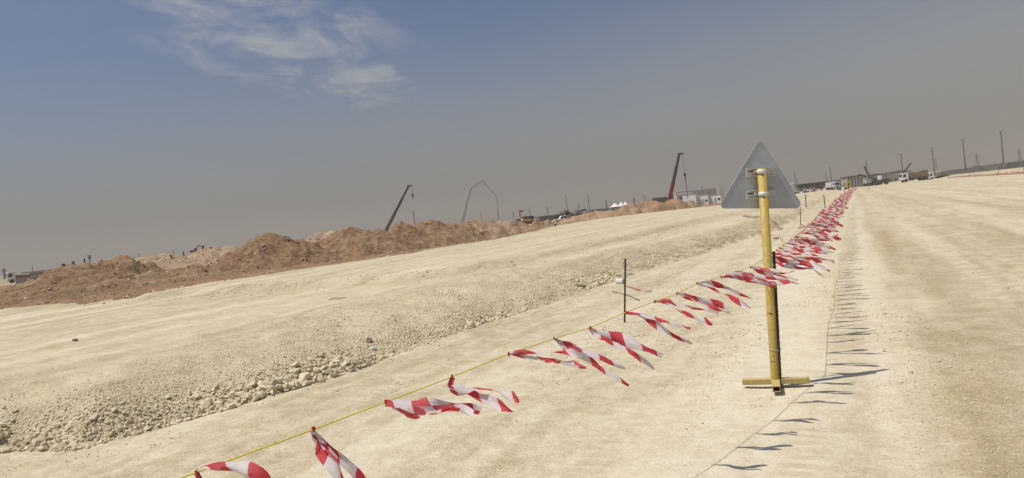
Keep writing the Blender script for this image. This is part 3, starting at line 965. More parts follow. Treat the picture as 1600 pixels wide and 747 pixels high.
def proto_pts(g, j):
    L = g.uniform(0.36, 0.50)
    azi = g.normal(0.12, 0.16) + (0.10 if j else -0.06)
    drop = g.uniform(0.02, 0.20)
    pts = []
    for k in range(6):
        u = k / 5
        x = L * u * math.cos(azi); y = -L * u * math.sin(azi)
        z = -drop * u ** 1.3 + 0.022 * math.sin(u * g.uniform(5, 8) + j * 2) * u
        pts.append((x, y, z))
    return pts


protos, far_protos = [], []
for k in range(10):
    g = np.random.default_rng(900 + k)
    e = bpy.data.objects.new('tape_streamer', None)
    e.empty_display_size = 0.1
    kids = []
    for j in range(2):
        wd = 0.060 * g.uniform(0.8, 1.15)
        kids.append(tail_mesh('tail', proto_pts(g, j), wd, np.array([0.1, -0.75, 0.65]) + g.normal(0, 0.3, 3), None, u0=g.uniform(0, 0.17), seed=1000 + 3 * k + j, twist=0.8, curl=0.4, n=20))
    kids.append(knot_mesh(None, 60 + k))
    protos.append(kids)
ALL_PROTO = [c for kids in protos for c in kids]
# single-mesh version for the far ones
for k, kids in enumerate(protos):
    Vs, Fs, Us, off = [], [], [], 0
    for c in kids[:2]:
        me = c.data
        V = np.empty(len(me.vertices) * 3, np.float32); me.vertices.foreach_get('co', V); V = V.reshape(-1, 3)
        F = np.empty(len(me.loops), np.int32); me.loops.foreach_get('vertex_index', F); F = F.reshape(-1, 4)
        U = np.empty(len(me.loops) * 2, np.float32); me.uv_layers[0].data.foreach_get('uv', U)
        Vs.append(V); Fs.append(F + off); Us.append(U); off += len(V)
    o = mesh_np('tape_streamer', np.concatenate(Vs), np.concatenate(Fs), TAPE, None, True)
    o.data.uv_layers.new(name='UVMap').data.foreach_set('uv', np.concatenate(Us))
    COL.objects.unlink(o)
    far_protos.append(o)
for c in ALL_PROTO:
    COL.objects.unlink(c)

ORD = ['first', 'second', 'third', 'fourth', 'fifth', 'sixth', 'seventh', 'eighth', 'ninth', 'tenth']
d = 0.42; k = 0
while d < 98:
    p = far_rope(d)
    q = k % 10
    rz = random.gauss(0.0, 0.16); sc = random.uniform(0.9, 1.2)
    tx = random.gauss(0, 0.20)
    if k < 30:
        e = bpy.data.objects.new('tape_streamer', None); COL.objects.link(e); e.empty_display_size = 0.1
        for c in protos[q]:
            n_ = c.copy(); COL.objects.link(n_); n_.parent = e
    else:
        e = far_protos[q].copy(); COL.objects.link(e)
    e.location = p; e.rotation_euler = (tx, random.gauss(0.05, 0.10), rz); e.scale = (sc,) * 3
    if k < 10:
        tag(e, 'red and white tape streamer on the rope, %s beyond the yellow sign pole' % ORD[k], 'tape streamer', SGRP)
    else:
        tag(e, 'red and white tape streamer in the dense far run beyond the yellow sign pole', 'tape streamer', 'far run of tape streamers beyond the sign')
    k += 1
    d += random.uniform(0.30, 0.46) * (1.0 if d < 60 else 1.5)
print('streamers far', k)


def rebar(name, a, b, r, label, cat='stake', group=None, mat='rust', ribs=True):
    a = np.array(a, float); b = np.array(b, float)
    L = np.linalg.norm(b - a); n = max(2, int(L / 0.022)) if ribs else 2
    pts = [(b - a) * i / n for i in range(n + 1)]
    rr_ = [r * (1.12 if i % 2 else 0.94) for i in range(n + 1)] if ribs else [r] * (n + 1)
    o = MB().tube(pts, rr_, 8).build(name, MT[mat], None, True)
    o.location = Vector(a)
    return tag(o, label, cat, group)


# rebar beside the pole, lone rebar stake, far stakes
b0 = G(1221, 606); t0 = at(1209, 393, b0[1] + 0.05)
rebar('rebar_stake', (b0[0] + 0.0, b0[1] + 0.02, -0.05), t0, 0.0105, 'dark rebar stake wired to the right side of the yellow sign pole', 'stake', 'steel stakes')
b1 = G(975.5, 503); t1 = at(977, 404, b1[1])
rebar('rebar_stake', b1 + np.array([0, 0, -0.04]), t1, 0.0125, 'dark rusty rebar stake standing alone in the foreground left of the sign', 'stake', 'steel stakes')
for (px, y0, y1, Yd, lab) in ((1250, 318, 352, 30, 'thin stake just right of the triangular sign plate'),
                              (1258.5, 304, 325, 52, 'short stake on the pale ground beyond the sign, left one of two'),
                              (1288, 304, 326, 50, 'slightly tilted stake on the pale ground beyond the sign, right one of two'),
                              (1319.5, 285, 308, 84, 'far thin stake left of the small yellow marker sign')):
    bb = at(px + (1 if px != 1288 else 1.5), y1, Yd); tt_ = at(px - (1 if px == 1288 else 0), y0, Yd)
    bb[2] = hz(bb[0], bb[1]) - 0.03
    rebar('survey_stake', bb, tt_, 0.014 * Yd / 30 ** 1.0 if Yd < 40 else 0.03, lab, 'stake', 'far survey stakes', 'rust', False)

# rag of tape on the lone stake
pk = at(978, 447.5, b1[1])
e = empty('tape_rag', pk, 'short ragged strip of tape tied halfway up the lone rebar stake', 'tape rag')
tail_mesh('tail', [pk, at(985, 449, b1[1] - .02), at(996, 452, b1[1] - .03), at(1008, 452, b1[1] - .05), at(1019, 455, b1[1] - .06)], 0.036, TO_CAM_UP, e, 0.05, seed=71, twist=1.2, loc=pk)
tail_mesh('tail', [pk, at(988, 450.5, b1[1] - .03), at(1002, 454, b1[1] - .05), at(1017, 457, b1[1] - .07)], 0.03, TO_CAM_UP, e, 0.12, seed=72, twist=1.2, loc=pk)

# ------------------------------------------------------------------ warning sign seen from behind
S0 = np.array([sign_base[0], sign_base[1]])
px_m = S0[1] / FPX                                   # metres per pixel at the sign
top = at(1190, 263, S0[1] + 0.01)
sign = empty('warning_sign', (S0[0], S0[1], 0), 'triangular road sign seen from behind on a leaning yellow pole', 'road sign')
ax = np.array([top[0] - S0[0], top[1] - S0[1], top[2] - 0.06]); ax_n = ax / np.linalg.norm(ax)
sv = np.array([1.0, 0, 0]); sv = sv - ax_n * (sv @ ax_n); sv /= np.linalg.norm(sv)
fv = np.cross(ax_n, sv)                              # points away from the camera (+y)
base_c = np.array([0, 0, 0.06])
LP = np.linalg.norm(ax)
fr_pole = lambda u, a_, f_: base_c + ax_n * u + sv * a_ + fv * f_
mb = MB()
n = 20; R_ = 0.036
ring = lambda u, r: [fr_pole(u, r * math.cos(2 * PI * j / n), r * math.sin(2 * PI * j / n)) for j in range(n)]
vs = ring(0, R_) + ring(LP, R_) + ring(LP, R_ - 0.004) + ring(LP - 0.25, R_ - 0.004)
fs = []
for i in range(3):
    for j in range(n):
        fs.append((i * n + j, i * n + (j + 1) % n, (i + 1) * n + (j + 1) % n, (i + 1) * n + j))
mb.add(vs, fs)
pole = mb.build('pole', MT['yellow'], sign, True)


def cyl_band(u0, u1, r, mat, name, parent, th=0.004, n=28, a0=0.0, a1=2 * PI):
    mb = MB(); vs, fs = [], []
    for u, rr_ in ((u0, r), (u1, r), (u1, r + th), (u0, r + th)):
        for j in range(n + 1):
            a_ = a0 + (a1 - a0) * j / n
            vs.append(fr_pole(u, rr_ * math.cos(a_), rr_ * math.sin(a_)))
    m1 = n + 1
    for i in range(4):
        for j in range(n):
            i2 = (i + 1) % 4
            fs.append((i * m1 + j, i * m1 + j + 1, i2 * m1 + j + 1, i2 * m1 + j))
    mb.add(vs, fs)
    return mb.build(name, mat, parent, True)


# plate: rounded triangle just beyond the pole, upright to the photo
PF = 0.058
pl_base = lambda px, py: at(px, py, S0[1] + 0.062)
ctr = pl_base(1189, 290)
off = np.array([S0[0], S0[1], 0])
c_ap, c_bl, c_br = pl_base(1187, 221), pl_base(1126, 323.5), pl_base(1252, 323)


def rounded_tri(P, r, n=7):
    out = []
    for i in range(3):
        a_, b_, c_ = P[i - 1], P[i], P[(i + 1) % 3]
        u = (a_ - b_) / np.linalg.norm(a_ - b_); v = (c_ - b_) / np.linalg.norm(c_ - b_)
        ang = math.acos(np.clip(u @ v, -1, 1)); dd = r / math.tan(ang / 2)
        cc = b_ + (u + v) / np.linalg.norm(u + v) * (r / math.sin(ang / 2))
        p0 = b_ + u * dd; p1 = b_ + v * dd
        w0 = p0 - cc; w1 = p1 - cc
        om = math.acos(np.clip(w0 @ w1 / r / r, -1, 1))
        for k in range(n + 1):
            t = k / n
            out.append(cc + (math.sin((1 - t) * om) * w0 + math.sin(t * om) * w1) / math.sin(om))
    return out


# extend corners so that the rounded corners land on the measured extremes
cen = (c_ap + c_bl + c_br) / 3
ext_ = lambda p, k: cen + (p - cen) * k
tri = rounded_tri([ext_(c_ap, 1.07) - off, ext_(c_bl, 1.075) - off, ext_(c_br, 1.075) - off], 0.036)
nt_ = len(tri)
nrm = np.cross(tri[8] - tri[0], tri[16] - tri[0]); nrm /= np.linalg.norm(nrm)
if nrm[1] < 0: nrm = -nrm
ctri = sum(tri) / nt_
mb = MB()
rim = [p + (p - ctri) / np.linalg.norm(p - ctri) * 0.0 for p in tri]
inner = [p - (p - ctri) / np.linalg.norm(p - ctri) * 0.0015 for p in tri]
lay = [[p for p in inner], [p - nrm * 0.0035 for p in rim], [p + nrm * 0.006 for p in rim]]
vs = [p for g_ in lay for p in g_]
fs = [tuple(range(nt_)), tuple(range(3 * nt_ - 1, 2 * nt_ - 1, -1))]
for i in range(2):
    for j in range(nt_):
        j2 = (j + 1) % nt_
        fs.append((i * nt_ + j, i * nt_ + j2, (i + 1) * nt_ + j2, (i + 1) * nt_ + j))
plate = mb.add(vs, fs).build('plate', MT['sign_back'], sign)

# two clamps: galvanised channel + band + bolts
for py_c in (269, 304):
    c = at(1189, py_c, S0[1] + 0.045) - off
    l_ = at(1165.5, py_c + 0.6, S0[1] + 0.045) - off; r_ = at(1211, py_c - 0.6, S0[1] + 0.045) - off
    xx = (r_ - l_); W = np.linalg.norm(xx); xx /= W
    zz = np.cross(xx, nrm); zz /= np.linalg.norm(zz)
    if zz[2] < 0: zz = -zz
    Mx = Matrix(((xx[0], nrm[0], zz[0], c[0]), (xx[1], nrm[1], zz[1], c[1]), (xx[2], nrm[2], zz[2], c[2]), (0, 0, 0, 1)))
    hh = 0.034
    mb = MB()
    mb.box(-W / 2, W / 2, 0.008, 0.013, -hh, hh, Mx)
    mb.box(-W / 2, W / 2, -0.022, 0.008, hh - 0.006, hh, Mx)          # top flange catches the sun
    mb.box(-W / 2, W / 2, -0.020, 0.008, -hh, -hh + 0.005, Mx)
    mb.box(-W / 2, W / 2, -0.006, 0.008, -0.006, 0.001, Mx)
    br = mb.build('bracket', MT['galv'], sign)
    slot = MB().box(-W / 2 + 0.012, -0.055, 0.004, 0.0078, 0.006, 0.013, Mx)
    slot.build('slot', MT['ink'], br)
    u_c = float((c - base_c) @ ax_n)
    cyl_band(u_c - 0.017, u_c + 0.017, R_ + 0.0005, MT['galv'], 'clamp_band', sign)
    for sx in (-1, 1):
        mb = MB()
        mb.tube([Mx @ Vector((sx * 0.052, -0.022, 0.01)), Mx @ Vector((sx * 0.052, 0.006, 0.01))], 0.008, 6)
        mb.box(sx * 0.052 - 0.014, sx * 0.052 + 0.014, -0.010, -0.006, -0.004, 0.024, Mx)
        mb.build('bolt', MT['galv'], br)

# cross base of rectangular tube
yb = S0[1]
lft = at(1163, 603.5, yb) - off; rgt = at(1262, 601.5, yb) - off
hb = 0.044
zc = 0.046
mbL = MB()
mbL.box(lft[0], -0.033, -0.028, 0.028, zc - hb / 2, zc + hb / 2)
arm1 = mbL.build('base_arm', MT['cream'], sign, False, 0.003)
mbR = MB().box(0.033, rgt[0], -0.028, 0.028, zc - hb / 2 + 0.002, zc + hb / 2 + 0.002)
arm2 = mbR.build('base_arm', MT['cream'], sign, False, 0.003)


def hollow(mb, x0, x1, y0, y1, z0, z1, t, depth):
    """tube along y open at y0"""
    o_ = [(x0, z0), (x1, z0), (x1, z1), (x0, z1)]; i_ = [(x0 + t, z0 + t), (x1 - t, z0 + t), (x1 - t, z1 - t), (x0 + t, z1 - t)]
    vs = [(x, y0, z) for x, z in o_] + [(x, y0, z) for x, z in i_] + [(x, y0 + depth, z) for x, z in i_] + [(x, y1, z) for x, z in o_]
    fs = [(8, 9, 10, 11), (15, 14, 13, 12)]
    for j in range(4):
        k_ = (j + 1) % 4
        fs += [(j, k_, 4 + k_, 4 + j), (4 + j, 4 + k_, 8 + k_, 8 + j), (k_, j, 12 + j, 12 + k_)]
    return mb.add(vs, fs)


hollow(MB(), -0.030, 0.030, -0.24, 0.30, zc - hb / 2 - 0.004, zc + hb / 2 - 0.002, 0.005, 0.2).build('base_arm', MT['cream'], sign).rotation_euler = (0, 0, math.radians(-20))
for a_ in (arm1, arm2):
    a_.rotation_euler = (0, 0, math.radians(-20))
# tie wire and hand-drawn marks on the pole
u_w = float((at(1207, 548, yb - R_) - off - base_c) @ ax_n)
mb = MB()
for k in range(2):
    cpts = [fr_pole(u_w + 0.004 * k + 0.004 * math.sin(a_ * 2 + k), (R_ + 0.0025) * math.cos(a_) + (0.022 if math.cos(a_) > 0.6 else 0), (R_ + 0.0025) * math.sin(a_)) for a_ in np.linspace(0, 2 * PI, 25)]
    mb.tube(cpts, 0.0016, 5)
mb.build('tie_wire', MT['galv'], sign)


def pole_mark(strokes, name):
    mb = MB()
    for (px0, py0), (px1, py1) in strokes:
        pts = []
        for k in range(5):
            t = k / 4
            p = at(px0 + (px1 - px0) * t, py0 + (py1 - py0) * t, yb - 0.05) - off
            u = float((p - base_c) @ ax_n); a_ = float((p - base_c) @ sv)
            a_ = np.clip(a_, -R_ * 0.95, R_ * 0.95)
            pts.append(fr_pole(u, a_, -math.sqrt(R_ ** 2 - a_ ** 2) - 0.0008))
        mb.tube(pts, 0.0016, 5)
    mb.build(name, MT['ink'], sign)


pole_mark([((1203, 567), (1212, 565.5)), ((1203, 567), (1206, 564.5)), ((1203, 567), (1206, 568.5))], 'arrow_mark')
pole_mark([((1202, 560), (1207, 559.5)), ((1209, 556), (1210, 559))], 'dash_mark')
pole_mark([((1201, 489), (1208, 490.5)), ((1208, 490.5), (1204, 491))], 'scratch_mark')

# ------------------------------------------------------------------ small loose things on the ground


def lone_rock(name, px, py, r, mat, label, cat, z=0.0, seed=3, squash=1.0):
    p = G(px, py, z); p[2] = hz(p[0], p[1])
    V, F = rock_shape(2, seed)
    o = mesh_np(name, V * r * np.array([1, 1, squash]), F, mat)
    float_attr(o, 'rnd', np.full(len(V), 0.5))
    o.location = p + np.array([0, 0, r * 0.3])
    return tag(o, label, cat)


lone_rock('stone', 117, 532, 0.055, MT['stone_dark'], 'single dark stone lying alone on the pale compacted fill', 'stone', 0.47, 5)
lone_rock('stone', 574, 505, 0.06, MT['stone_dark'], 'dark stone in the middle of the gravel slope', 'stone', 0.42, 8)
lone_rock('stone', 579, 508, 0.045, MT['plastic'], 'small white stone against the dark stone on the gravel slope', 'stone', 0.42, 9)
lone_rock('stone', 906, 447, 0.12, MT['stone_dark'], 'larger grey-brown stone at the gravel toe left of the white tub', 'stone', 0.1, 12)
p = G(968, 441, 0.04)
tub = empty('tub', (p[0], p[1], hz(p[0], p[1]) + 0.055), 'small white tub lying on its side behind the lone rebar stake', 'tub')
mb = MB()
n = 18
rings = [(-0.075, 0.052), (0.075, 0.062), (0.078, 0.066), (0.085, 0.066), (0.085, 0.056), (-0.06, 0.046)]
vs = [(x_, r_ * math.cos(2 * PI * j / n), r_ * math.sin(2 * PI * j / n)) for x_, r_ in rings for j in range(n)]
fs = [tuple(range(n)), tuple(range(5 * n, 6 * n))]
for i in range(5):
    for j in range(n):
        fs.append((i * n + j, (i + 1) * n + j, (i + 1) * n + (j + 1) % n, i * n + (j + 1) % n))
tb = mb.add(vs, fs).build('body', MT['plastic'], tub, True)
tub.rotation_euler = (0, 0.1, -0.5)
wp = [G(957, 458), G(978, 464.5), G(1000, 472)]
o = MB().tube([np.array(q_) * [1, 1, 0] + [0, 0, hz(q_[0], q_[1]) + h_] for q_, h_ in zip(wp, (0.02, 0.035, 0.012))], 0.006, 6).build('steel_rod', MT['rust'])
tag(o, 'thin rusty rod lying on the ground behind the lone rebar stake', 'rod')
e = empty('tape_scrap', G(752, 504, 0.1), 'crumpled scrap of red tape on the gravel toe', 'tape scrap')
pz = G(752, 504, 0.1)
tail_mesh('strip', [G(748, 506, 0.1) + [0, 0, .02], G(753, 504, .1) + [0, 0, .03], G(758, 504, .1) + [0, 0, .02], G(763, 505, 0.1) + [0, 0, .03]], 0.05, np.array([0, -.5, .8]), e, 0.1, seed=81, twist=1.5, loc=pz)
wp = [G(514, 469, .46), G(522, 466.5, .46), G(531, 467, .46), G(541, 465.5, .46)]
o = MB().tube([np.array(q_) + [0, 0, .008] for q_ in wp], 0.006, 5).build('twig', MT['rust'])
tag(o, 'short dark bent bar lying on the pale fill', 'bar')
p = G(265, 436, 0.45)
p[2] = hz(p[0], p[1]) + 0.12
pl = MB().box(-0.55, 0.55, -0.12, 0.12, -0.03, 0.03).build('timber_plank', MT['timber'], None, False, 0.006)
pl.location = Vector(p); pl.rotation_euler = (0.1, 0.05, 0.25)
tag(pl, 'pale plank lying on the red soil strip', 'plank')
# dark rubble strip on the far fill
Pd, Sd = [], []
for (xa, ya, xb, yb_, n_, z_, s_) in ((1160, 341, 1180, 346, 90, 0.3, .05), (1178, 345, 1222, 349, 120, 0.25, .045), (1248, 351, 1285, 347, 90, 0.1, .05), (1206, 368, 1222, 374, 12, 0.05, .05)):
    for k in range(n_):
        t = random.random()
        q_ = G(xa + (xb - xa) * t, ya + (yb_ - ya) * t + random.gauss(0, 1.2), z_)
        q_[2] = hz(q_[0], q_[1]) + 0.02
        Pd.append(q_); Sd.append(s_ * random.uniform(0.5, 1.5))
o = stones('dark_rubble', np.array(Pd), np.array(Sd), 1, CLOD)
tag(o, 'thin patches of darker rubble on the far fill by the sign', 'rubble', kind='stuff')

# ------------------------------------------------------------------ far things


def hzp(px, py, Yd, sink=0.0):
    p = at(px, py, Yd)
    return p


def crane(base_px, tip_px, Yd, w, mats, label, hook_drop, cable_low=None):
    a = at(*base_px, Yd); t = at(*tip_px, Yd + 0.5)
    gz = hz(a[0], a[1])
    v = t - a
    # extend the boom down to the turntable
    k = (a[2] - (gz + 2.4)) / v[2]
    foot = a - v * k
    e = empty('mobile_crane', (foot[0], foot[1] + 1.0, gz), label, 'crane')
    o_ = np.array([foot[0], foot[1] + 1.0, gz])
    f_ = foot - o_; t_ = t - o_; L = t_ - f_
    MB().beam(f_, f_ + L * 0.42, w * 1.25).build('boom_base', MT[mats[0]], e)
    MB().beam(f_ + L * 0.40, f_ + L * 0.75, w).build('boom_section', MT[mats[1]], e)
    mb = MB().beam(f_ + L * 0.73, t_, w * 0.78)
    mb.beam(t_ + np.array([-w * 0.4, 0, w * 0.4]), t_ + np.array([w * 1.5, 0, w * 0.3]), w * 0.6)
    mb.build('boom_tip', MT[mats[2]], e)
    s_ = 1.0
    MB().box(-5.2, 4.2, -1.25, 1.25, 0.7, 1.5).build('carrier', MT[mats[0]], e)
    MB().prism([(-5.2, 1.5), (-3.2, 1.5), (-3.2, 2.7), (-4.9, 2.7)], -1.2, 0.2).build('cab', MT['white'], e)
    MB().box(-1.2, 2.8, -1.1, 1.1, 1.5, 2.6).build('turntable', MT[mats[0]], e)
    for x_ in (-4.2, -2.9, 1.6, 3.0):
        for y_ in (-1.3, 0.85):
            MB().wheel(x_, y_, y_ + 0.45, 0.6, 0.6).build('wheel', MT['rubber'], e)
    hp = t_ + np.array([w * 1.4, 0, 0])
    mb = MB()
    hook = hp + np.array([0, 0, -hook_drop])
    mb.tube([hp, hook], 0.05, 5)
    mb.build('hoist_cable', MT['dark_paint'], e)
    MB().box(hook[0] - w * 0.35, hook[0] + w * 0.35, hook[1] - w * 0.3, hook[1] + w * 0.3, hook[2] - w * 1.2, hook[2]).tube([hook + [0, 0, -w], hook + [w * .2, 0, -w * 1.8], hook + [-w * .2, 0, -w * 2.1]], w * 0.15, 5).build('hook_block', MT['steel'], e)
    return e, o_, hook, hp


crane((605, 357), (638, 292), 240, 0.85, ('blue_grey', 'dark_paint', 'dark_paint'), 'mobile crane with dark slanting boom rising behind the brown mounds', 2.6)
e, o_, hook, hp = crane((1046, 311), (1061, 242), 240, 0.95, ('red_paint', 'dark_paint', 'dark_paint'), 'mobile crane with red and black boom beside the precast building', 6.6)
MB().tube([hook + [0, 0, -0.6], hook + [0.2, 0, -9.2]], 0.11, 5).build('load_line', MT['steel'], e)
mb = MB().tube([at(1051, 303, 240.2) - o_, at(1052, 313, 240.2) - o_], 0.1, 5).build('tag_line', MT['steel'], e)

# concrete pump with folded boom
Yd = 260
e0 = at(723, 343, Yd); gz = hz(e0[0], e0[1])
pump = empty('concrete_pump', (e0[0] - 2, Yd + 1.5, gz), 'truck concrete pump with pale arched boom over the mounds', 'concrete pump')
po = np.array([e0[0] - 2, Yd + 1.5, gz])
J = [at(721, 352, Yd) - po, at(730, 316, Yd) - po, at(735, 296, Yd) - po, at(754, 282.5, Yd) - po, at(776.5, 308, Yd) - po, at(777.5, 326, Yd) - po, at(778.5, 346, Yd) - po]
ws = [0.55, 0.45, 0.40, 0.34, 0.30, 0.22]
for i in range(5):
    mb = MB().beam(J[i], J[i + 1], ws[i], ws[i] * 1.2, ws[i] * 0.8)
    if i < 2:
        mb.tube([J[i] + [0.9, 0, 0.6], (J[i] + J[i + 1]) / 2 + [0.7, 0, 0], J[i + 1] + [0.2, 0, -0.2]], 0.1, 6)
    mb.tube([J[i + 1] + [-0.0, -0.35, 0], J[i + 1] + [0, 0.35, 0]], ws[i] * 0.75, 10)
    mb.build('boom_section', MT['pump_white'], pump)
MB().tube([J[5], (J[5] + J[6]) / 2 + [0.12, 0, 0], J[6]], 0.13, 8).build('end_hose', MT['steel'], pump)
MB().box(-5, 5, -1.25, 1.25, 0.8, 1.4).build('chassis', MT['white'], pump)
MB().prism([(-5, 1.4), (-3, 1.4), (-3, 3.1), (-4.7, 3.1), (-5, 2.3)], -1.2, 1.2).build('cab', MT['white'], pump)
MB().box(1.5, 2.7, -0.7, 0.7, 1.4, 3.4).build('turret', MT['pump_white'], pump)
for x_ in (-4, 2, 3.4):
    for y_ in (-1.3, 0.85):
        MB().wheel(x_, y_, y_ + 0.45, 0.55, 0.55).build('wheel', MT['rubber'], pump)


def excavator(px, py, Yd, s, rz, label, arm=((0.6, 1.6), (2.6, 4.4), (4.6, 3.4), (5.0, 1.6))):
    p = at(px, py, Yd)
    e = empty('excavator', p, label, 'excavator', None, rz, s)
    for y_ in (-1.3, 0.75):
        mb = MB().prism([(-2.1, 0.35), (-1.8, 0.05), (1.8, 0.05), (2.1, 0.35), (1.9, 0.85), (-1.9, 0.85)], y_, y_ + 0.55)
        mb.build('track', MT['steel'], e)
    MB().prism([(-2.2, 1.0), (1.5, 1.0), (1.5, 1.6), (0.2, 2.0), (-2.2, 2.1)], -1.25, 1.25).build('house', MT['orange'], e)
    MB().prism([(0.1, 1.62), (1.5, 1.62), (1.35, 2.9), (0.3, 2.9)], -1.22, -0.1).build('cab', MT['glass'], e)
    (a, b_, c, d_) = arm
    MB().beam((a[0], 0.3, a[1]), (b_[0], 0.3, b_[1]), 0.4, 0.55).build('boom', MT['orange'], e)
    MB().beam((b_[0], 0.3, b_[1]), (c[0], 0.3, c[1]), 0.32, 0.45).build('stick', MT['orange'], e)
    MB().prism([(c[0] - 0.4, c[1]), (c[0] + 0.3, c[1] + 0.1), (d_[0] + 0.4, d_[1] + 0.6), (d_[0], d_[1]), (d_[0] - 0.8, d_[1] + 0.4)], -0.25, 0.85).build('bucket', MT['steel'], e)
    return e


excavator(824, 350.5, 150, 0.62, 2.7, 'orange excavator half hidden by the small mounds', ((0.6, 1.6), (2.4, 3.2), (2.2, 5.2), (1.4, 4.6)))
excavator(304, 396, 120, 0.30, 0.3, 'tiny dark excavator on the crest of the tan ridge')


def vehicle_wheels(e, xs, yw, r, w=0.28):
    for x_ in xs:
        for y_ in (-yw, yw - w):
            o = MB().wheel(x_, y_, y_ + w, r, r).build('wheel', MT['rubber'], e)


def pickup(p, rz, label, group=None):
    e = empty('pickup_truck', p, label, 'pickup', group, rz)
    MB().prism([(-2.6, 0.45), (2.6, 0.45), (2.6, 0.95), (1.3, 1.08), (-0.6, 1.08), (-0.6, 1.02), (-2.6, 1.02)], -0.9, 0.9).build('body', MT['white'], e, False, 0.06)
    MB().prism([(-0.62, 1.05), (1.25, 1.05), (0.65, 1.72), (-0.45, 1.74)], -0.8, 0.8).build('cabin', MT['white'], e, False, 0.05)
    for y_ in (-0.806, 0.794):
        MB().prism([(-0.48, 1.12), (0.22, 1.12), (0.22, 1.6), (-0.38, 1.62)], y_, y_ + 0.012).build('side_window', MT['glass'], e)
        MB().prism([(0.32, 1.12), (1.02, 1.12), (0.58, 1.6), (0.32, 1.61)], y_, y_ + 0.012).build('side_window', MT['glass'], e)
    vehicle_wheels(e, (-1.7, 1.65), 0.92, 0.38)
    return e


def car(p, rz, label, mat, group=None):
    e = empty('parked_car', p, label, 'car', group, rz)
    MB().prism([(-2.2, 0.35), (2.2, 0.35), (2.25, 0.7), (1.3, 0.95), (-1.5, 1.0), (-2.2, 0.9)], -0.88, 0.88).build('body', MT[mat], e, False, 0.06)
    MB().prism([(-1.6, 0.98), (1.25, 0.94), (0.5, 1.48), (-1.2, 1.5)], -0.76, 0.76).build('cabin', MT['glass'], e, False, 0.05)
    MB().prism([(-1.12, 1.49), (0.45, 1.47), (0.4, 1.53), (-1.05, 1.55)], -0.72, 0.72).build('roof', MT[mat], e)
    vehicle_wheels(e, (-1.35, 1.4), 0.9, 0.33, 0.22)
    return e


def truck(p, rz, label, load='box', s=1.0, L=8.0, group=None):
    e = empty('truck', p, label, 'truck', group, rz, s)
    MB().box(-L / 2, L / 2, -0.45, 0.45, 0.6, 0.95).build('chassis', MT['steel'], e)
    c0 = L / 2 - 2.0
    cb = MB().prism([(c0, 0.7), (L / 2, 0.7), (L / 2, 1.7), (L / 2 - 0.25, 3.0), (c0, 3.05)], -1.22, 1.22).build('cab', MT['white'], e, False, 0.08)
    MB().prism([(L / 2 - 0.02, 1.72), (L / 2 + 0.02, 1.72), (L / 2 - 0.2, 2.75), (L / 2 - 0.26, 2.75)], -1.05, 1.05).build('windscreen', MT['glass'], cb)
    for y_ in (-1.232, 1.22):
        MB().prism([(c0 + 0.8, 1.7), (L / 2 - 0.25, 1.7), (L / 2 - 0.42, 2.65), (c0 + 0.8, 2.65)], y_, y_ + 0.012).build('side_window', MT['glass'], cb)
    if load == 'dump':
        MB().prism([(-L / 2, 1.0), (c0 - 0.2, 1.0), (c0 + 0.1, 2.1), (-L / 2 - 0.2, 1.9)], -1.25, 1.25).build('dump_body', MT['brown_load'], e)
    elif load == 'tall':
        mb = MB().box(-L / 2, c0 - 0.2, -1.25, 1.25, 1.0, 1.25)
        mb.build('bed', MT['steel'], e)
        mb = MB()
        g = np.random.default_rng(5)
        for i in range(7):
            x_ = -L / 2 + 0.3 + i * (c0 - 0.6 + L / 2) / 7
            mb.box(x_, x_ + 0.75, -1.15, 1.15, 1.25, 3.0 + g.uniform(-0.3, 0.5))
        mb.build('load', MT['brown_load'], e)
    elif load == 'low':
        MB().box(-L / 2 - 1, c0 - 0.3, -1.25, 1.25, 0.95, 1.25).build('bed', MT['steel'], e)
        MB().box(-L / 2, -0.8, -1.1, 1.1, 1.25, 1.9).build('load', MT['brown_load'], e)
    elif load == 'box':
        MB().box(-L / 2, c0 - 0.2, -1.25, 1.25, 1.0, 3.2).build('cargo_box', MT['white'], e)
    vehicle_wheels(e, (-L / 2 + 0.9, -L / 2 + 2.2, L / 2 - 1.1), 1.25, 0.52, 0.4)
    return e


def gp(px, Yd, py=None):
    """ground point under column px at depth Yd"""
    hor = 434 - 0.1107 * px
    p = at(px, hor if py is None else py, Yd)
    return np.array([p[0], Yd, hz(p[0], Yd)]) if py is None else p


# left far corner
truck(at(30, 441, 160), PI + 0.75, 'white truck with brown tipper body at the far left', 'dump', 0.85, 5.4)
p = at(75, 430, 190)
wl = empty('hoarding', (p[0], p[1], at(75, 441, 190)[2]), 'long grey hoarding with a dark flat roof line behind the far left mound', 'hoarding')
MB().box(-4.6, 14, 0, 0.3, -0.5, 2.5).build('panel', MT['panel'], wl)
MB().box(-4.8, 14, -0.4, 1.2, 2.504, 3.1).build('coping', MT['panel_dark'], wl)
MB().box(-9, 14, 2.2, 2.8, 3.2, 3.45).build('rail', MT['panel_dark'], wl)
p = at(47, 441, 120)
br = MB().prism([(-2.1, 0), (2.1, 0), (2.1, 0.25), (1.7, 0.9), (-1.9, 0.9), (-2.1, 0.25)], -0.2, 0.2).build('concrete_barrier', MT['concrete'])
br.location = Vector(p); br.rotation_euler = (0, 0, 0.5)
tag(br, 'grey concrete barrier block in front of the white truck', 'barrier')


def post(name, px, y0, y1, Yd, r, label, cat='post', group=None, mat='mast'):
    a = at(px, y1, Yd); t = at(px - (y1 - y0) * 0.1, y0, Yd)
    t[0] = a[0]; 
    o = MB().tube([(0, 0, -0.4), (0, 0, t[2] - a[2])], r, 6).build(name, MT[mat])
    o.location = Vector(a)
    return tag(o, label, cat, group)


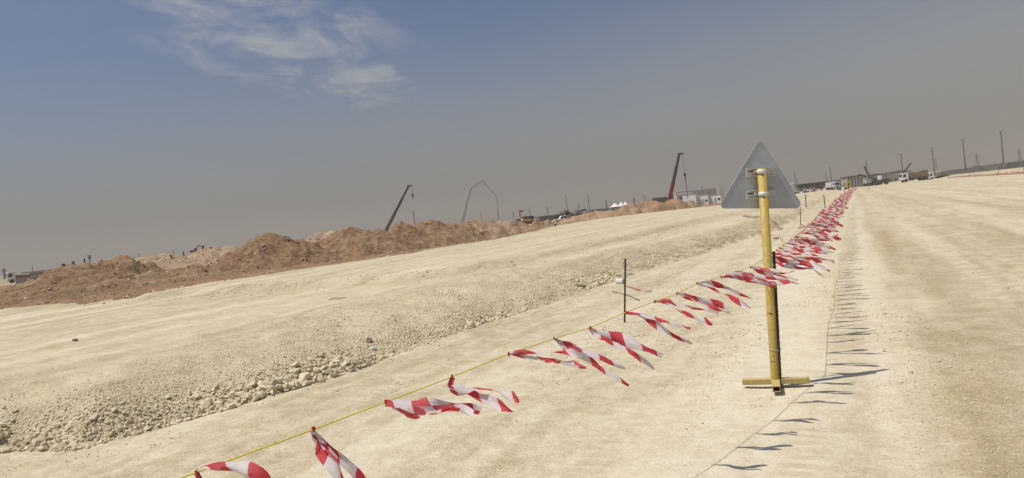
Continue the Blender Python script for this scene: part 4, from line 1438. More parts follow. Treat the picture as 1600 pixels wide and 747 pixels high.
for (px, y0, y1, Yd, r, lab) in ((115.5, 408, 418, 90, 0.13, 'short dark post behind the ragged mound, left of the small sign'),
                                 (133, 404, 416, 90, 0.10, 'thin dark post directly left of the small square sign'),
                                 (319, 383, 394, 110, 0.10, 'dark post on the crest of the tan ridge'),
                                 (287, 393, 399, 110, 0.11, 'stub post left of the tiny excavator'),
                                 (52, 414, 430, 200, 0.08, 'thin pole behind the white truck'),
                                 (272, 391, 402, 160, 0.07, 'hairline pole over the low tan ridge'),
                                 (218, 395, 406, 160, 0.07, 'hairline pole right of the pointed mound'),
                                 (648, 330, 350, 200, 0.13, 'thin pole between the peaked and the broad mound'),
                                 (753, 330, 346, 260, 0.09, 'thin pole under the arch of the pump boom')):
    post('site_pole', px, y0, y1, Yd, r, lab, 'pole', 'thin poles over the mounds')
p = at(141, 412, 90)
sg = empty('small_sign', p, 'small square sign on a post above the ragged mound', 'sign')
MB().tube([(0, 0, -0.5), (0, 0, 1.0)], 0.06, 6).build('post', MT['mast'], sg)
MB().box(-0.22, 0.22, -0.03, 0.03, 0.62, 1.15).build('board', MT['panel'], sg)
p = at(8, 438, 600)
tw = empty('water_tower', p, 'faint slim tower on the horizon at the far left edge', 'tower')
MB().tube([(0, 0, -2), (0, 0, 7)], [1.1, 0.8], 10).build('shaft', MT['mast'], tw)
MB().tube([(0, 0, 7), (0, 0, 8), (0, 0, 10), (0, 0, 10.6)], [0.8, 1.5, 1.4, 0.4], 12).build('tank', MT['mast'], tw)

# dark yard wall and low sheds along the horizon, middle
for (xa, xb, y0a, y1a, Yd, mat, lab) in ((806, 850, 346, 343.5, 330, 'panel_dark', 'low dark shed roof line behind the orange excavator'),
                                          (850, 905, 342, 338.5, 340, 'panel', 'grey yard wall between the excavator and the white pickup'),
                                          (905, 985, 336, 331.3, 345, 'concrete', 'long grey yard wall below the white tents'),
                                          (1020, 1062, 316, 311, 330, 'panel_dark', 'dark shed behind the red heap, left of the precast building')):
    a = at(xa, y0a, Yd); t = at(xb, 0.0, Yd)
    htop = at(xa, y1a, Yd)[2]
    w_ = t[0] - a[0]
    zb = -0.3
    e = empty('yard_wall', (a[0], Yd, zb), lab, 'wall', 'low walls and sheds on the horizon')
    MB().box(0, w_, 0, 0.4, 0, htop - zb).build('panel', MT[mat], e)
    MB().box(-0.2, w_ + 0.2, -0.5, 5.0, htop - zb + 0.003, htop - zb + 0.35).build('roof_edge', MT['panel_dark'], e)
    n_ = int(w_ / 3.5)
    for k in range(1, n_):
        MB().box(k * 3.5, k * 3.5 + 0.25, -0.15, -0.003, 0, htop - zb).build('post', MT['mast'], e)

pickup(at(882, 349, 150), PI + 0.15, 'white pickup parked beside the small sandy mound')
car(at(829, 347, 170), 0.4, 'white car behind the orange excavator', 'white')
car(at(895, 345, 165), 0.9, 'dark red car behind the white pickup', 'red_paint')
car(at(909, 335.5, 200), PI + 0.3, 'white car by itself below the grey yard wall', 'white')


def leafy(name, p, w, h, n, label, cat, seed):
    g = np.random.default_rng(seed)
    e = empty(name, p, label, cat)
    mb = MB().tube([(0, 0, -0.2), (0.05, 0, h * 0.3), (0.1, 0.05, h * 0.7)], [w * 0.06, w * 0.045, w * 0.02], 6)
    for k in range(5):
        a_ = k * 1.3
        mb.tube([(0.03, 0, h * (0.25 + 0.08 * k)), (math.cos(a_) * w * 0.3, math.sin(a_) * w * 0.3, h * (0.5 + 0.08 * k))], [w * 0.03, w * 0.01], 5)
    mb.build('trunk', MT['bark'], e)
    V = []; F = []
    cl = [(g.normal(0, w * 0.26), g.normal(0, w * 0.26), h * g.uniform(0.35, 0.9)) for _ in range(11)]
    for k in range(n):
        c = np.array(cl[g.integers(0, len(cl))]) + g.normal(0, w * 0.11, 3)
        u = g.standard_normal(3); u /= np.linalg.norm(u); v = np.cross(u, g.standard_normal(3)); v /= np.linalg.norm(v)
        s_ = w * g.uniform(0.03, 0.07)
        b_ = len(V)
        V += [c - u * s_, c + v * s_ * 0.6, c + u * s_, c - v * s_ * 0.6]; F.append((b_, b_ + 1, b_ + 2, b_ + 3))
    mesh_np('crown', np.array(V), np.array(F), MT['leaf'], e)
    return e


leafy('bush', at(890, 345, 175), 3.4, 2.6, 700, 'dark green bush behind the white pickup', 'bush', 3)
leafy('bush', at(873, 345, 178), 2.2, 1.6, 500, 'smaller dark bush left of the white pickup', 'bush', 4)

# white peaked tents
for (px, yt, ybm, w_, lab) in ((961, 317, 323, 4.6, 'white peaked tent, widest of the three'), (971, 315, 322, 3.4, 'white peaked tent in the middle of the three'), (977.5, 314.5, 321, 3.2, 'white peaked tent nearest the red heap')):
    Yd = 300
    a = at(px, ybm, Yd); hh_ = at(px, yt, Yd)[2] - a[2]
    e = empty('peaked_tent', (a[0], Yd, -0.2), lab, 'tent', 'white peaked tents')
    z0 = a[2] + 0.2
    n = 16; vs, fs = [], []
    for k, (r_, z_) in enumerate(((1.0, 0), (0.62, 0.28), (0.3, 0.6), (0.1, 0.9), (0.02, 1.0))):
        for j in range(n):
            a_ = 2 * PI * (j + .5) / n
            m_ = max(abs(math.cos(a_)), abs(math.sin(a_))) if k < 2 else 1.0
            vs.append((r_ * w_ / 2 * math.cos(a_) / m_, r_ * w_ / 2 * math.sin(a_) / m_, z0 + z_ * hh_))
    for k in range(4):
        for j in range(n):
            fs.append((k * n + j, k * n + (j + 1) % n, (k + 1) * n + (j + 1) % n, (k + 1) * n + j))
    fs.append(tuple(range(4 * n, 5 * n)))
    MB().add(vs, fs).build('canopy', MT['canvas'], e, True)
    for sx in (-1, 1):
        for sy in (-1, 1):
            MB().tube([(sx * w_ * .47, sy * w_ * .47, 0), (sx * w_ * .47, sy * w_ * .47, z0 + 0.05)], 0.07, 6).build('leg', MT['galv'], e)

# precast building with white cabins in front
Yd = 250
a = at(1063, 318, Yd); r_ = at(1125, 311, Yd)
zb = hz(a[0], Yd) - 0.2
b_h = at(1063, 304.5, Yd)[2]
e = empty('precast_building', (a[0], Yd + 4, zb), 'grey unfinished precast building behind white cabins left of the sign', 'building')
Wb = r_[0] - a[0]
wallm = MB()
op = [(0.9, 2.0), (2.7, 3.7), (4.4, 5.2)]
H_ = b_h - zb
x_prev = 0.0
for (o0, o1) in op:
    wallm.box(x_prev, o0, 0, 0.3, 0, H_); wallm.box(o0, o1, 0, 0.3, 0, H_ * 0.55); wallm.box(o0, o1, 0, 0.3, H_ * 0.85, H_)
    x_prev = o1
wallm.box(x_prev, Wb * 0.38, 0, 0.3, 0, H_)
wallm.box(Wb * 0.38 + 0.01, Wb, -0.6, 0.3, 0, H_ + 0.9)
wallm.box(0, Wb, 5.0, 5.3, 0, H_); wallm.box(0, 0.3, 0.31, 4.99, 0, H_); wallm.box(Wb - 0.3, Wb, 0.31, 4.99, 0, H_)
wallm.build('wall', MT['concrete'], e)
MB().box(-0.1, Wb + 0.1, 0.35, 5.5, H_ + 0.905, H_ + 1.2).build('roof', MT['concrete'], e)
MB().box(Wb * 0.63, Wb * 0.63 + 1.1, 1.0, 2.1, H_ + 1.2, H_ + 2.2).build('roof_housing', MT['concrete'], e)
for (o0, o1) in op:
    MB().box(o0, o1, 0.15, 0.2, H_ * 0.55, H_ * 0.85).build('opening', MT['panel_dark'], e)
for (xa, xb, lab) in ((1067, 1087, 'white site cabin at the left in front of the precast building'), (1092, 1106, 'white site cabin with a dark scrawled front, middle of three'), (1111, 1126, 'white site cabin nearest the sign plate')):
    p0 = at(xa, 317, Yd - 3); p1 = at(xb, 317, Yd - 3)
    ht = at(xa, 317 - 11.5, Yd - 3)[2]
    zb2 = hz(p0[0], Yd - 3) - 0.1
    c = empty('site_cabin', (p0[0], Yd - 3, zb2), lab, 'cabin', 'white cabins by the precast building', -0.55)
    w_ = (p1[0] - p0[0]) * 1.05
    MB().box(0, w_, 0, 2.5, 0, ht - zb2).build('wall', MT['panel_white'], c)
    MB().box(-0.1, w_ + 0.1, -0.1, 2.6, ht - zb2 + 0.003, ht - zb2 + 0.15).build('roof', MT['panel'], c)
    MB().box(w_ * 0.35, w_ * 0.35 + 0.9, -0.05, -0.003, 0.2, 2.1).build('door', MT['panel'], c)
    MB().box(w_ * 0.7, w_ * 0.7 + 0.8, -0.05, -0.003, 1.1, 1.9).build('window', MT['glass'], c)
for (px, y0) in ((1126.5, 290), (1131, 289)):
    post('chimney_stack', px, y0, 312, 255, 0.22, 'thin grey stack beside the precast building, %s' % ('left of the pair' if px < 1128 else 'right of the pair'), 'stack', 'pair of stacks', 'concrete')

# masts along the horizon (lattice or plain)


def lattice(px, y0, y1, Yd, w, label, arms=False):
    a = at(px, y1, Yd); H_ = at(px, y0, Yd)[2] - a[2]
    e = MB()
    for sx, sy in ((-1, -1), (1, -1), (1, 1), (-1, 1)):
        e.tube([(sx * w, sy * w, -1), (sx * w * 0.25, sy * w * 0.25, H_)], w * 0.13, 4)
    n_ = 6
    for k in range(n_):
        z0, z1 = H_ * k / n_, H_ * (k + 1) / n_
        r0, r1 = w * (1 - 0.75 * k / n_), w * (1 - 0.75 * (k + 1) / n_)
        for sy in (-1, 1):
            e.tube([(-r0, sy * r0, z0), (r1, sy * r1, z1)], w * 0.08, 4); e.tube([(r0, sy * r0, z0), (-r1, sy * r1, z1)], w * 0.08, 4)
    o = empty('lattice_mast', a, label, 'mast', 'lattice masts on the horizon')
    e.build('lattice', MT['mast'], o)
    if arms:
        for z_, l_ in ((0.68, 2.6), (0.8, 2.2), (0.93, 1.8)):
            MB().beam((-l_ * w, 0, H_ * z_), (l_ * w, 0, H_ * z_), w * 0.22).build('cross_arm', MT['mast'], o)
    return o


lattice(829, 325, 339, 500, 0.7, 'small lattice mast behind the orange excavator')
lattice(1594, 233, 252, 700, 1.2, 'faint lattice pylon at the far right edge', True)
lattice(1527, 240, 258, 800, 1.3, 'faint lattice pylon between the two right-hand light masts', True)
lattice(1463, 248, 262, 800, 0.8, 'faint lattice mast just right of the stake-like light mast over the trucks')
for (px, y0, y1, lab) in ((887, 304, 334, 'thin tall pole above the white pickup'), (905, 318, 331, 'short thin pole on the grey yard wall'), (921, 304, 328, 'thin tall pole left of the white tents'),
                          (948, 313, 325, 'grey pole just left of the white tents'), (991, 309, 317, 'stubby pole between the tents and the red heap'), (803, 331, 340, 'thin short pole left of the orange excavator'),
                          (856, 323, 335, 'thin pole over the yard wall right of the lattice mast'), (1007, 305, 314, 'hairline pole above the red heap')):
    post('light_pole', px, y0, y1, 320, 0.16 if px != 948 and px != 991 else 0.3, lab, 'pole', 'light poles on the horizon')


def mast(px, y0, y1, Yd, label):
    a = at(px + (y1 - y0) * 0.11, y1, Yd); H_ = at(px, y0, Yd)[2] - a[2]
    e = empty('high_mast_light', (a[0], Yd, a[2]), label, 'light mast', 'high mast lights')
    MB().tube([(0, 0, -1.5), (0, 0, H_)], [0.42, 0.22], 8).build('pole', MT['mast'], e)
    MB().tube([(0, 0, H_ - 0.5), (0, 0, H_ - 0.15)], 1.25, 12).build('head_ring', MT['mast'], e)
    for k in range(6):
        a_ = k * PI / 3
        MB().box(-0.32, 0.32, -0.2, 0.2, -0.25, 0.0, Matrix.Translation((1.55 * math.cos(a_), 1.55 * math.sin(a_), H_ - 0.3)) @ Matrix.Rotation(a_, 4, 'Z')).build('floodlight', MT['galv'], e)
    MB().tube([(0, 0, H_ - 0.15), (0, 0, H_ + 0.7)], 0.22, 6).build('cap', MT['galv'], e)


for (px, y0, y1, Yd, lab) in ((1241, 269.5, 289, 620, 'high mast light just right of the triangular sign'), (1296.5, 260.5, 287, 560, 'high mast light above the white van'),
                              (1353, 250.5, 279, 520, 'high mast light behind the grey shed and raised boom'), (1407, 240, 274, 480, 'high mast light at the front of the loaded truck'),
                              (1455.5, 230, 270, 440, 'high mast light over the rear of the low truck'), (1503.5, 217.5, 264, 400, 'second tallest high mast light, by the pink fence'),
                              (1562.5, 204, 257, 370, 'tallest high mast light, at the right edge')):
    mast(px, y0, y1, Yd, lab)
for (px, y0, y1) in ((1292, 270, 287), (1246, 278, 289)):
    post('light_pole', px, y0, y1, 500, 0.22, 'slim pole beside the high mast light %s' % ('above the white van' if px > 1280 else 'near the sign'), 'pole', 'slim poles by the high masts')

# yard right of the sign: cabins, cars, debris
for (xa, xb, yt, yb_, Yd, mat, lab) in ((1247, 1262, 289, 297, 300, 'panel_dark', 'dark flat cabin in the yard, leftmost of the row by the sign'), (1262, 1280, 287.5, 296, 300, 'panel_dark', 'dark flat cabin in the middle of the yard row'),
                                         (1280, 1297, 285.5, 294, 300, 'panel_dark', 'dark flat cabin in the yard row next to the white van'), (1305, 1320, 282.5, 290, 300, 'panel', 'pale grey block with dark openings right of the white van')):
    a = at(xa, yb_, Yd); c_ = at(xb, yb_, Yd); ht = at(xa, yt, Yd)[2]
    zb = hz(a[0], Yd) - 0.2
    e = empty('yard_cabin', (a[0], Yd, zb), lab, 'cabin', 'cabins in the far yard')
    w_ = c_[0] - a[0] - 0.15
    MB().box(0, w_, 0, 3, 0, ht - zb).build('wall', MT[mat], e)
    MB().box(-0.05, w_ + 0.05, -0.5, 3.2, ht - zb + 0.003, ht - zb + 0.25).build('roof', MT['panel_dark'], e)
    for k in range(3):
        MB().box(0.5 + k * w_ / 3, 0.5 + k * w_ / 3 + 0.9, -0.06, -0.003, 0.7, 1.9).build('window' if k != 1 else 'door', MT['panel' if mat == 'panel_dark' else 'glass'], e)
p = at(1239, 293, 305)
cn = empty('shade_canopy', (p[0], p[1], hz(p[0], p[1])), 'white sloping shade canopy at the edge of the sign plate', 'canopy')
ht = at(1239, 288.5, 305)[2] - hz(p[0], p[1])
MB().prism([(-2.6, ht - 0.3), (1.2, ht), (1.6, ht + 0.5), (1.4, ht + 0.6), (-2.6, ht + 0.05)], 0, 3).build('roof', MT['canvas'], cn)
for x_ in (-2.2, 1.1):
    MB().tube([(x_, 0.2, 0), (x_, 0.2, ht - 0.25)], 0.08, 6).build('post', MT['mast'], cn)
g = np.random.default_rng(77)
cols = ['white', 'blue_grey', 'white', 'dark_paint', 'panel', 'white', 'red_paint', 'dark_paint', 'white', 'panel', 'white']
for k, px in enumerate((1245, 1250, 1256, 1262, 1267, 1273, 1279, 1285, 1291, 1309, 1315)):
    Yd = 255 + g.uniform(-8, 14)
    p = gp(px, Yd)
    car(p, PI / 2 + g.normal(0, 0.2), ['small %s car parked in the far yard beyond the triangular sign' % {'white': 'white', 'blue_grey': 'blue-grey', 'dark_paint': 'dark', 'panel': 'grey', 'red_paint': 'red'}[cols[k]]][0], cols[k], 'cars parked in the far yard')
truck(gp(1301, 250), PI / 2 * 3 + 0.2, 'white van-like truck facing the camera in the far yard', 'box', 0.85, 6)
# scattered debris in front of the yard
Vd, Fd = [], []
for k in range(420):
    px = g.uniform(1238, 1322); Yd = g.uniform(205, 238)
    p = gp(px, Yd)
    s_ = g.uniform(0.25, 0.95)
    mbx = Matrix.Translation(Vector(p) + Vector((0, 0, s_ * 0.3))) @ Matrix.Rotation(g.uniform(0, 3), 4, 'Z') @ Matrix.Rotation(g.normal(0, .3), 4, 'X')
    vs = [mbx @ Vector((sx * s_ * .6, sy * s_ * .4, sz * s_ * .4)) for sz in (-1, 1) for sx, sy in ((-1, -1), (1, -1), (1, 1), (-1, 1))]
    b_ = len(Vd); Vd += [tuple(v) for v in vs]
    Fd += [tuple(b_ + i for i in q_) for q_ in ((0, 3, 2, 1), (4, 5, 6, 7), (0, 1, 5, 4), (1, 2, 6, 5), (2, 3, 7, 6), (3, 0, 4, 7))]
DM, nt, b = new_mat('mixed_debris'); N = NT(nt)
isl = N.n('ShaderNodeNewGeometry').outputs['Random Per Island']
cr_ = N.n('ShaderNodeValToRGB', ins={'Fac': isl})
cr_.color_ramp.interpolation = 'CONSTANT'
els = cr_.color_ramp.elements
els[0].position = 0; els[0].color = (0.05, 0.05, 0.05, 1)
els[1].position = 0.45; els[1].color = (0.10, 0.07, 0.05, 1)
for pos_, c_ in ((0.62, (0.35, 0.33, 0.3, 1)), (0.78, (0.7, 0.7, 0.68, 1)), (0.9, (0.4, 0.12, 0.1, 1))):
    e_ = els.new(pos_); e_.color = c_
N.set(b.inputs['Base Color'], cr_.outputs[0]); b.inputs['Roughness'].default_value = 0.8
o = mesh_np('debris', np.array(Vd), np.array(Fd), DM)
tag(o, 'mixed dark and pale construction debris along the front of the far yard', 'debris', kind='stuff')

# grey shed, booms, loader
Yd = 260
a = at(1325, 291, Yd); c_ = at(1350, 287, Yd); ht = at(1325, 277, Yd)[2]; zb = hz(a[0], Yd) - 0.2
e = empty('sheet_shed', (a[0], Yd, zb), 'grey sheet-clad shed at the end of the tape run', 'shed')
w_ = c_[0] - a[0]
MB().box(0, w_, 0, 5, 0, ht - zb).build('wall', MT['panel'], e)
MB().box(-0.3, w_ + 0.3, -0.4, 5.3, ht - zb + 0.003, ht - zb + 0.35).build('roof', MT['panel_dark'], e)
for k in range(5):
    MB().box(0.3 + k * w_ / 5, 0.55 + k * w_ / 5, -0.08, -0.003, 0, ht - zb).build('rib', MT['mast'], e)
a = at(1350, 288, 420); c_ = at(1462, 275, 420)
zb = hz(a[0], 420) - 0.5
for (xa, xb, yt, lab, mat) in ((1352, 1384, 276.5, 'long pale hall behind the loader', 'concrete'), (1386, 1424, 272, 'long grey hall behind the front of the loaded truck', 'panel')):
    a = at(xa, 285, 420); c_ = at(xb, 280, 420); ht = at(xa, yt, 420)[2]
    e = empty('long_hall', (a[0], 420, zb), lab, 'hall', 'long halls behind the trucks')
    MB().box(0, c_[0] - a[0], 0, 12, 0, ht - zb).build('wall', MT[mat], e)
    MB().prism([(-0.4, ht - zb), (c_[0] - a[0] + 0.4, ht - zb), (c_[0] - a[0] + 0.4, ht - zb + 0.5), ((c_[0] - a[0]) * .5, ht - zb + 1.4), (-0.4, ht - zb + 0.5)], -0.3, 12.3).build('roof', MT['panel_dark'], e)
    for k in range(4):
        MB().box(1 + k * (c_[0] - a[0]) / 4, 3 + k * (c_[0] - a[0]) / 4, -0.1, -0.004, 0.3, 2.8).build('door', MT['panel_dark'], e)


def boom_truck(px, py, Yd, j0, j1, label, mat='dark_paint'):
    p = gp(px, Yd)
    e = empty('boom_truck', p, label, 'boom truck')
    MB().box(-2.6, 2.6, -1.1, 1.1, 0.6, 1.1).build('chassis', MT['steel'], e)
    MB().prism([(-2.6, 1.1), (-1.2, 1.1), (-1.2, 2.4), (-2.4, 2.4)], -1.1, 1.1).build('cab', MT['panel'], e)
    MB().box(0.2, 1.4, -0.6, 0.6, 1.1, 2.0).build('turret', MT[mat], e)
    MB().beam(at(*j0, Yd) - p, at(*j1, Yd) - p, 0.55, 0.6, 0.4).build('boom', MT[mat], e)
    for x_ in (-1.8, 0.6, 1.8):
        for y_ in (-1.2, 0.85):
            MB().wheel(x_, y_, y_ + 0.35, 0.5, 0.5).build('wheel', MT['rubber'], e)


boom_truck(1362, 287, 240, (1372, 281), (1341, 272.5), 'boom truck with its dark boom folded low to the left, beside the grey shed')
boom_truck(1366, 285, 250, (1358, 276), (1350.5, 259.5), 'boom truck with its short dark boom raised, behind the grey shed')
boom_truck(1418, 279, 300, (1411, 270), (1423.5, 255), 'crane truck with a short boom leaning right, behind the loaded truck')

p = gp(1375, 225)
ld = empty('wheel_loader', p, 'white and dark wheel loader working near the end of the tape run', 'wheel loader', None, PI - 0.5)
MB().prism([(-2.6, 0.9), (0.2, 0.9), (0.2, 1.7), (-1.0, 2.1), (-2.6, 1.9)], -0.9, 0.9).build('body', MT['dark_paint'], ld, False, 0.05)
MB().prism([(-0.6, 1.75), (0.7, 1.75), (0.6, 3.2), (-0.5, 3.2)], -0.7, 0.7).build('cab', MT['white'], ld, False, 0.05)
MB().beam((0.4, 0, 1.3), (2.3, 0, 0.9), 0.5, 0.4).build('lift_arm', MT['dark_paint'], ld)
MB().prism([(2.2, 0.2), (3.2, 0.15), (3.0, 0.6), (2.7, 1.3), (2.2, 1.3)], -1.3, 1.3).build('bucket', MT['steel'], ld)
vehicle_wheels(ld, (-1.7, 1.1), 1.15, 0.75, 0.5)

# marker sign and post at the end of the tape run
p = gp(1325.5, 92); p[2] = hz(p[0], p[1])
ms_ = empty('marker_sign', p, 'small yellow marker sign with a black arrow at the far end of the tape', 'marker sign')
MB().tube([(0, 0, -0.1), (0, 0, 1.2)], 0.05, 8).build('post', MT['red_paint'], ms_)
bd = MB().box(-0.22, 0.22, -0.02, 0.02, 1.0, 2.05).build('board', MT['hivis'], ms_)
MB().prism([(-0.04, 1.2), (0.05, 1.2), (0.05, 1.5), (0.16, 1.5), (0.0, 1.85), (-0.15, 1.5), (-0.04, 1.5)], -0.03, -0.021).build('arrow', MT['ink'], bd)
p = gp(1356.5, 130)
mk = empty('marker_post', p, 'tall thin marker post right of the far end of the tape', 'marker post')
hh_ = at(1355.5, 263, 130)[2] - p[2]
MB().tube([(0, 0, -0.1), (0, 0, hh_)], 0.05, 6).build('shaft', MT['orange'], mk)
MB().prism([(-0.3, hh_ * 0.50), (0.3, hh_ * 0.50), (0, hh_ * 0.72)], -0.02, 0.02).build('panel', MT['pump_white'], mk)

# trucks on the right
truck(at(1429, 283.2, 215), PI - 0.12, 'white-cabbed truck with a tall brown load on the far road', 'tall', 0.95, 8.5)
truck(at(1464, 280.5, 235), PI - 0.1, 'white-cabbed low truck with an empty deck behind the loaded one', 'low', 0.85, 7.0)

# right: pink fence on the bank, dark road wall, tree line
fp = [at(1795, 246, 84), at(1600, 266.5, 109), at(1560, 268.5, 130), at(1515, 271, 165), at(1480, 274, 205)]
e = empty('mesh_fence', (0, 0, 0), 'pink and white safety fence along the low red bank at the right', 'fence')
for a_, b_ in zip(fp[:-1], fp[1:]):
    L = np.linalg.norm((b_ - a_)[:2]); n_ = max(2, int(L / 2.2))
    mb = MB()
    for k in range(n_):
        p0 = a_ + (b_ - a_) * k / n_; p1 = a_ + (b_ - a_) * (k + 1) / n_
        z0, z1 = hz(p0[0], p0[1]), hz(p1[0], p1[1])
        s0 = 0.38 + 0.15 * g.uniform(-1, 1); s1 = 0.38 + 0.15 * g.uniform(-1, 1)
        nv = np.cross(p1 - p0, [0, 0, 1]); nv = nv / np.linalg.norm(nv) * 0.01
        vs = [(p0[0], p0[1], z0 + .05), (p1[0], p1[1], z1 + .05), (p1[0], p1[1], z1 + s1), (p0[0], p0[1], z0 + s0)]
        vs += [tuple(np.array(v) + nv) for v in vs]
        mb.add(vs, [(0, 1, 2, 3), (7, 6, 5, 4), (0, 4, 5, 1), (1, 5, 6, 2), (2, 6, 7, 3), (3, 7, 4, 0)])
    mb.build('mesh_panel', MT['pink'], e)
for a_ in fp[1:]:
    z0 = hz(a_[0], a_[1])
    MB().tube([(a_[0], a_[1], z0 - 0.1), (a_[0], a_[1], z0 + 1.0)], 0.04, 6).build('post', MT['rust'], e)

a = at(1475, 272, 300); c_ = at(1720, 246, 230)
pts = [at(1470, 272, 330), at(1600, 257.0, 260), at(1760, 240, 215)]
hts = [at(1470, 267.5, 330)[2], at(1600, 251.5, 260)[2], at(1760, 233, 215)[2]]
mb = MB()
for i in range(2):
    p0, p1 = pts[i], pts[i + 1]
    dv = (p1 - p0)[:2]; nv = np.array([0.62, 0.785])
    vs = []
    for p_, h_ in ((p0, hts[i]), (p1, hts[i + 1])):
        for (o1, z_) in ((0, -0.4), (1.6, h_), (12, h_ + 0.01), (13, -0.4)):
            vs.append((p_[0] + nv[0] * o1, p_[1] + nv[1] * o1, z_))
    mb.add(vs, [(0, 4, 5, 1), (1, 5, 6, 2), (2, 6, 7, 3)])
o = mb.build('road', MT['asphalt'])
tag(o, kind='structure')
# far dusty tree line and low terrain
V, F = [], []
for k in range(5500):
    t = g.uniform(0, 1)
    px = 1450 + 260 * t
    Yd = 420 + 60 * g.uniform(0, 1)
    hor = 434 - 0.1107 * px
    p = at(px, hor, Yd)
    hmax = max(0.4, 2.0 + 3.4 * perlin(np.array([p[0] * 0.035]), np.array([Yd * 0.01]), 200)[0] + 1.5 * perlin(np.array([p[0] * 0.2]), np.array([0.5]), 201)[0])
    c_ = np.array([p[0], Yd, hmax * g.uniform(0.05, 1) ** 0.8])
    u = g.standard_normal(3); u /= np.linalg.norm(u); v = np.cross(u, g.standard_normal(3)); v /= np.linalg.norm(v)
    s_ = g.uniform(0.25, 0.6)
    b_ = len(V)
    V += [c_ - u * s_, c_ + v * s_ * .7, c_ + u * s_, c_ - v * s_ * .7]; F.append((b_, b_ + 1, b_ + 2, b_ + 3))
o = mesh_np('tree_line', np.array(V), np.array(F), MT['leaf'])
tag(o, 'dusty far-off belt of trees on the skyline at the right', 'tree line', kind='stuff')
# low distant ridge
V, F = [], []
n_ = 160
for k in range(n_ + 1):
    t = k / n_
    x_ = -1500 + 3600 * t
    h_ = 3.0 + 5.0 * max(0, float(fbm(np.array([x_ * 0.004]), np.array([0.0]), 210, 4)[0])) + 7 * float(sstep(500, 1300, np.array([x_]))[0])
    for (yo, zz_) in ((0, -1), (60, h_), (260, h_ * 0.8), (400, -1)):
        V.append((x_, 1350 + yo, zz_))
for k in range(n_):
    for j in range(3):
        F.append((k * 4 + j, (k + 1) * 4 + j, (k + 1) * 4 + j + 1, k * 4 + j + 1))
hl = mesh_np('hills', np.array(V), np.array(F), GM, None, True)
for nm, v_ in (('coarse', 0.0), ('red', 0.4), ('far', 1.0)):
    float_attr(hl, nm, np.full(len(V), v_))
tag(hl, kind='structure')

# ------------------------------------------------------------------ haze
HAZE = 0.00055
hm, nt, b = new_mat('dust_haze')
nt.nodes.remove(b)
pv = nt.nodes.new('ShaderNodeVolumePrincipled')
pv.inputs['Color'].default_value = (0.50, 0.49, 0.46, 1)
pv.inputs['Density'].default_value = HAZE
pv.inputs['Anisotropy'].default_value = 0.2
nt.links.new(pv.outputs[0], nt.nodes['Material Output'].inputs['Volume'])
o = MB().box(-2500, 3000, -500, 3600, -6, 90).build('haze', hm)
tag(o, kind='stuff')

# ------------------------------------------------------------------ light and sky
SUN_EL, SUN_AZ = math.radians(66), math.radians(262)
sd = bpy.data.lights.new('sun', 'SUN'); sd.energy = 4.05; sd.angle = math.radians(0.53); sd.color = (1.0, 0.95, 0.87)
so = bpy.data.objects.new('sun', sd); COL.objects.link(so)
sdir = Vector((math.sin(SUN_AZ) * math.cos(SUN_EL), math.cos(SUN_AZ) * math.cos(SUN_EL), math.sin(SUN_EL)))
so.rotation_euler = sdir.to_track_quat('Z', 'Y').to_euler()
so.location = (0, 0, 50)

w = bpy.data.worlds.new('World'); SC.world = w; w.use_nodes = True
nt = w.node_tree; N = NT(nt)
bg = nt.nodes['Background']
sky = N.n('ShaderNodeTexSky', sky_type='NISHITA', sun_disc=False, sun_elevation=SUN_EL, sun_rotation=SUN_AZ, altitude=300, air_density=1.0, dust_density=4.0, ozone_density=1.5)
dirv = N.n('ShaderNodeTexCoord').outputs['Generated']
sp = N.n('ShaderNodeSeparateXYZ', ins={0: dirv})
dx, dy, dz = sp.outputs
lowf = N.noise(N.mapping(dirv, scale=(1.6, 1.6, 3.0)), 1.0, 3, 0.5)
e1 = N.math('ADD', N.math('SUBTRACT', dz, N.math('MULTIPLY', dx, 0.115)), N.math('MULTIPLY', N.math('SUBTRACT', lowf, 0.5), 0.12))
clear = N.ramp(e1, -0.03, 0.37, 0, 0.95)
dust = N.mix(N.ramp(dz, 0.0, 0.2), (2.5, 2.42, 2.25, 1), (3.05, 3.13, 3.17, 1))
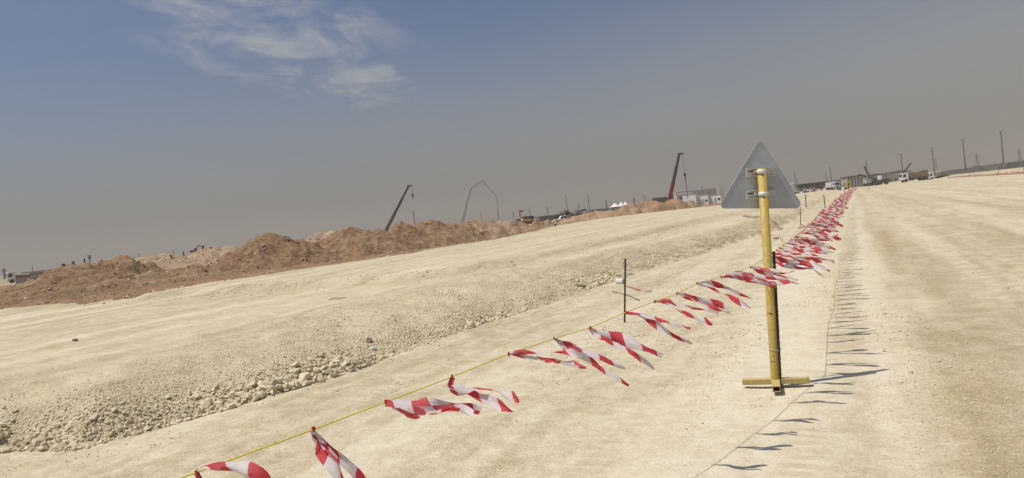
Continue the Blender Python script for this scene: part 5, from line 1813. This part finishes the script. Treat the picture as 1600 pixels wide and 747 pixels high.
skyc = N.mix(0.0, sky.outputs[0], (0, 0, 0, 1))
skyc = N.mix(1.0, skyc, (0.57, 0.665, 0.80, 1), 'MULTIPLY')
colr = N.mix(clear, dust, skyc)
# thin wisps of cloud on a flat layer
dzs = N.math('MAXIMUM', dz, 0.03)
cx_ = N.math('DIVIDE', dx, dzs); cy_ = N.math('DIVIDE', dy, dzs)
cv = N.n('ShaderNodeCombineXYZ', ins={0: cx_, 1: cy_, 2: 0.0}).outputs[0]
c1n = N.noise(N.mapping(cv, rot=(0, 0, 0.5), scale=(2.2, 1.15, 1), loc=(3.1, 1.7, 0)), 1.0, 9, 0.62, 0.9)
c2n = N.noise(N.mapping(cv, scale=(4, 2.0, 1), loc=(7.3, 2, 0)), 1.0, 6, 0.65, 0.6)
mx_ = N.math('POWER', N.math('DIVIDE', N.math('ADD', cx_, 0.98), 0.78), 2.0)
my_ = N.math('POWER', N.math('DIVIDE', N.math('SUBTRACT', cy_, 3.7), 2.1), 2.0)
mask = N.ramp(N.math('ADD', mx_, my_), 0.0, 1.25, 1, 0)
cl_ = N.ramp(N.math('ADD', N.math('ADD', N.math('MULTIPLY', c1n, 0.8), N.math('MULTIPLY', c2n, 0.35)), N.math('MULTIPLY', mask, 0.22)), 0.675, 0.98, 0, 0.85)
cl_ = N.math('MULTIPLY', cl_, mask)
colr = N.mix(cl_, colr, (4.2, 4.3, 4.5, 1))
N.set(bg.inputs['Color'], colr)
bg.inputs['Strength'].default_value = 0.10

# ------------------------------------------------------------------ render settings
SC.view_settings.view_transform = 'Standard'
SC.view_settings.look = 'None'
SC.view_settings.exposure = 0.0
SC.view_settings.gamma = 1.0
SC.view_settings.use_curve_mapping = False
SC.render.engine = 'CYCLES'
SC.cycles.use_denoising = True
SC.cycles.max_bounces = 6
SC.cycles.diffuse_bounces = 3
SC.cycles.volume_bounces = 1
SC.cycles.transparent_max_bounces = 8
SC.cycles.use_adaptive_sampling = True
SC.cycles.adaptive_threshold = 0.01
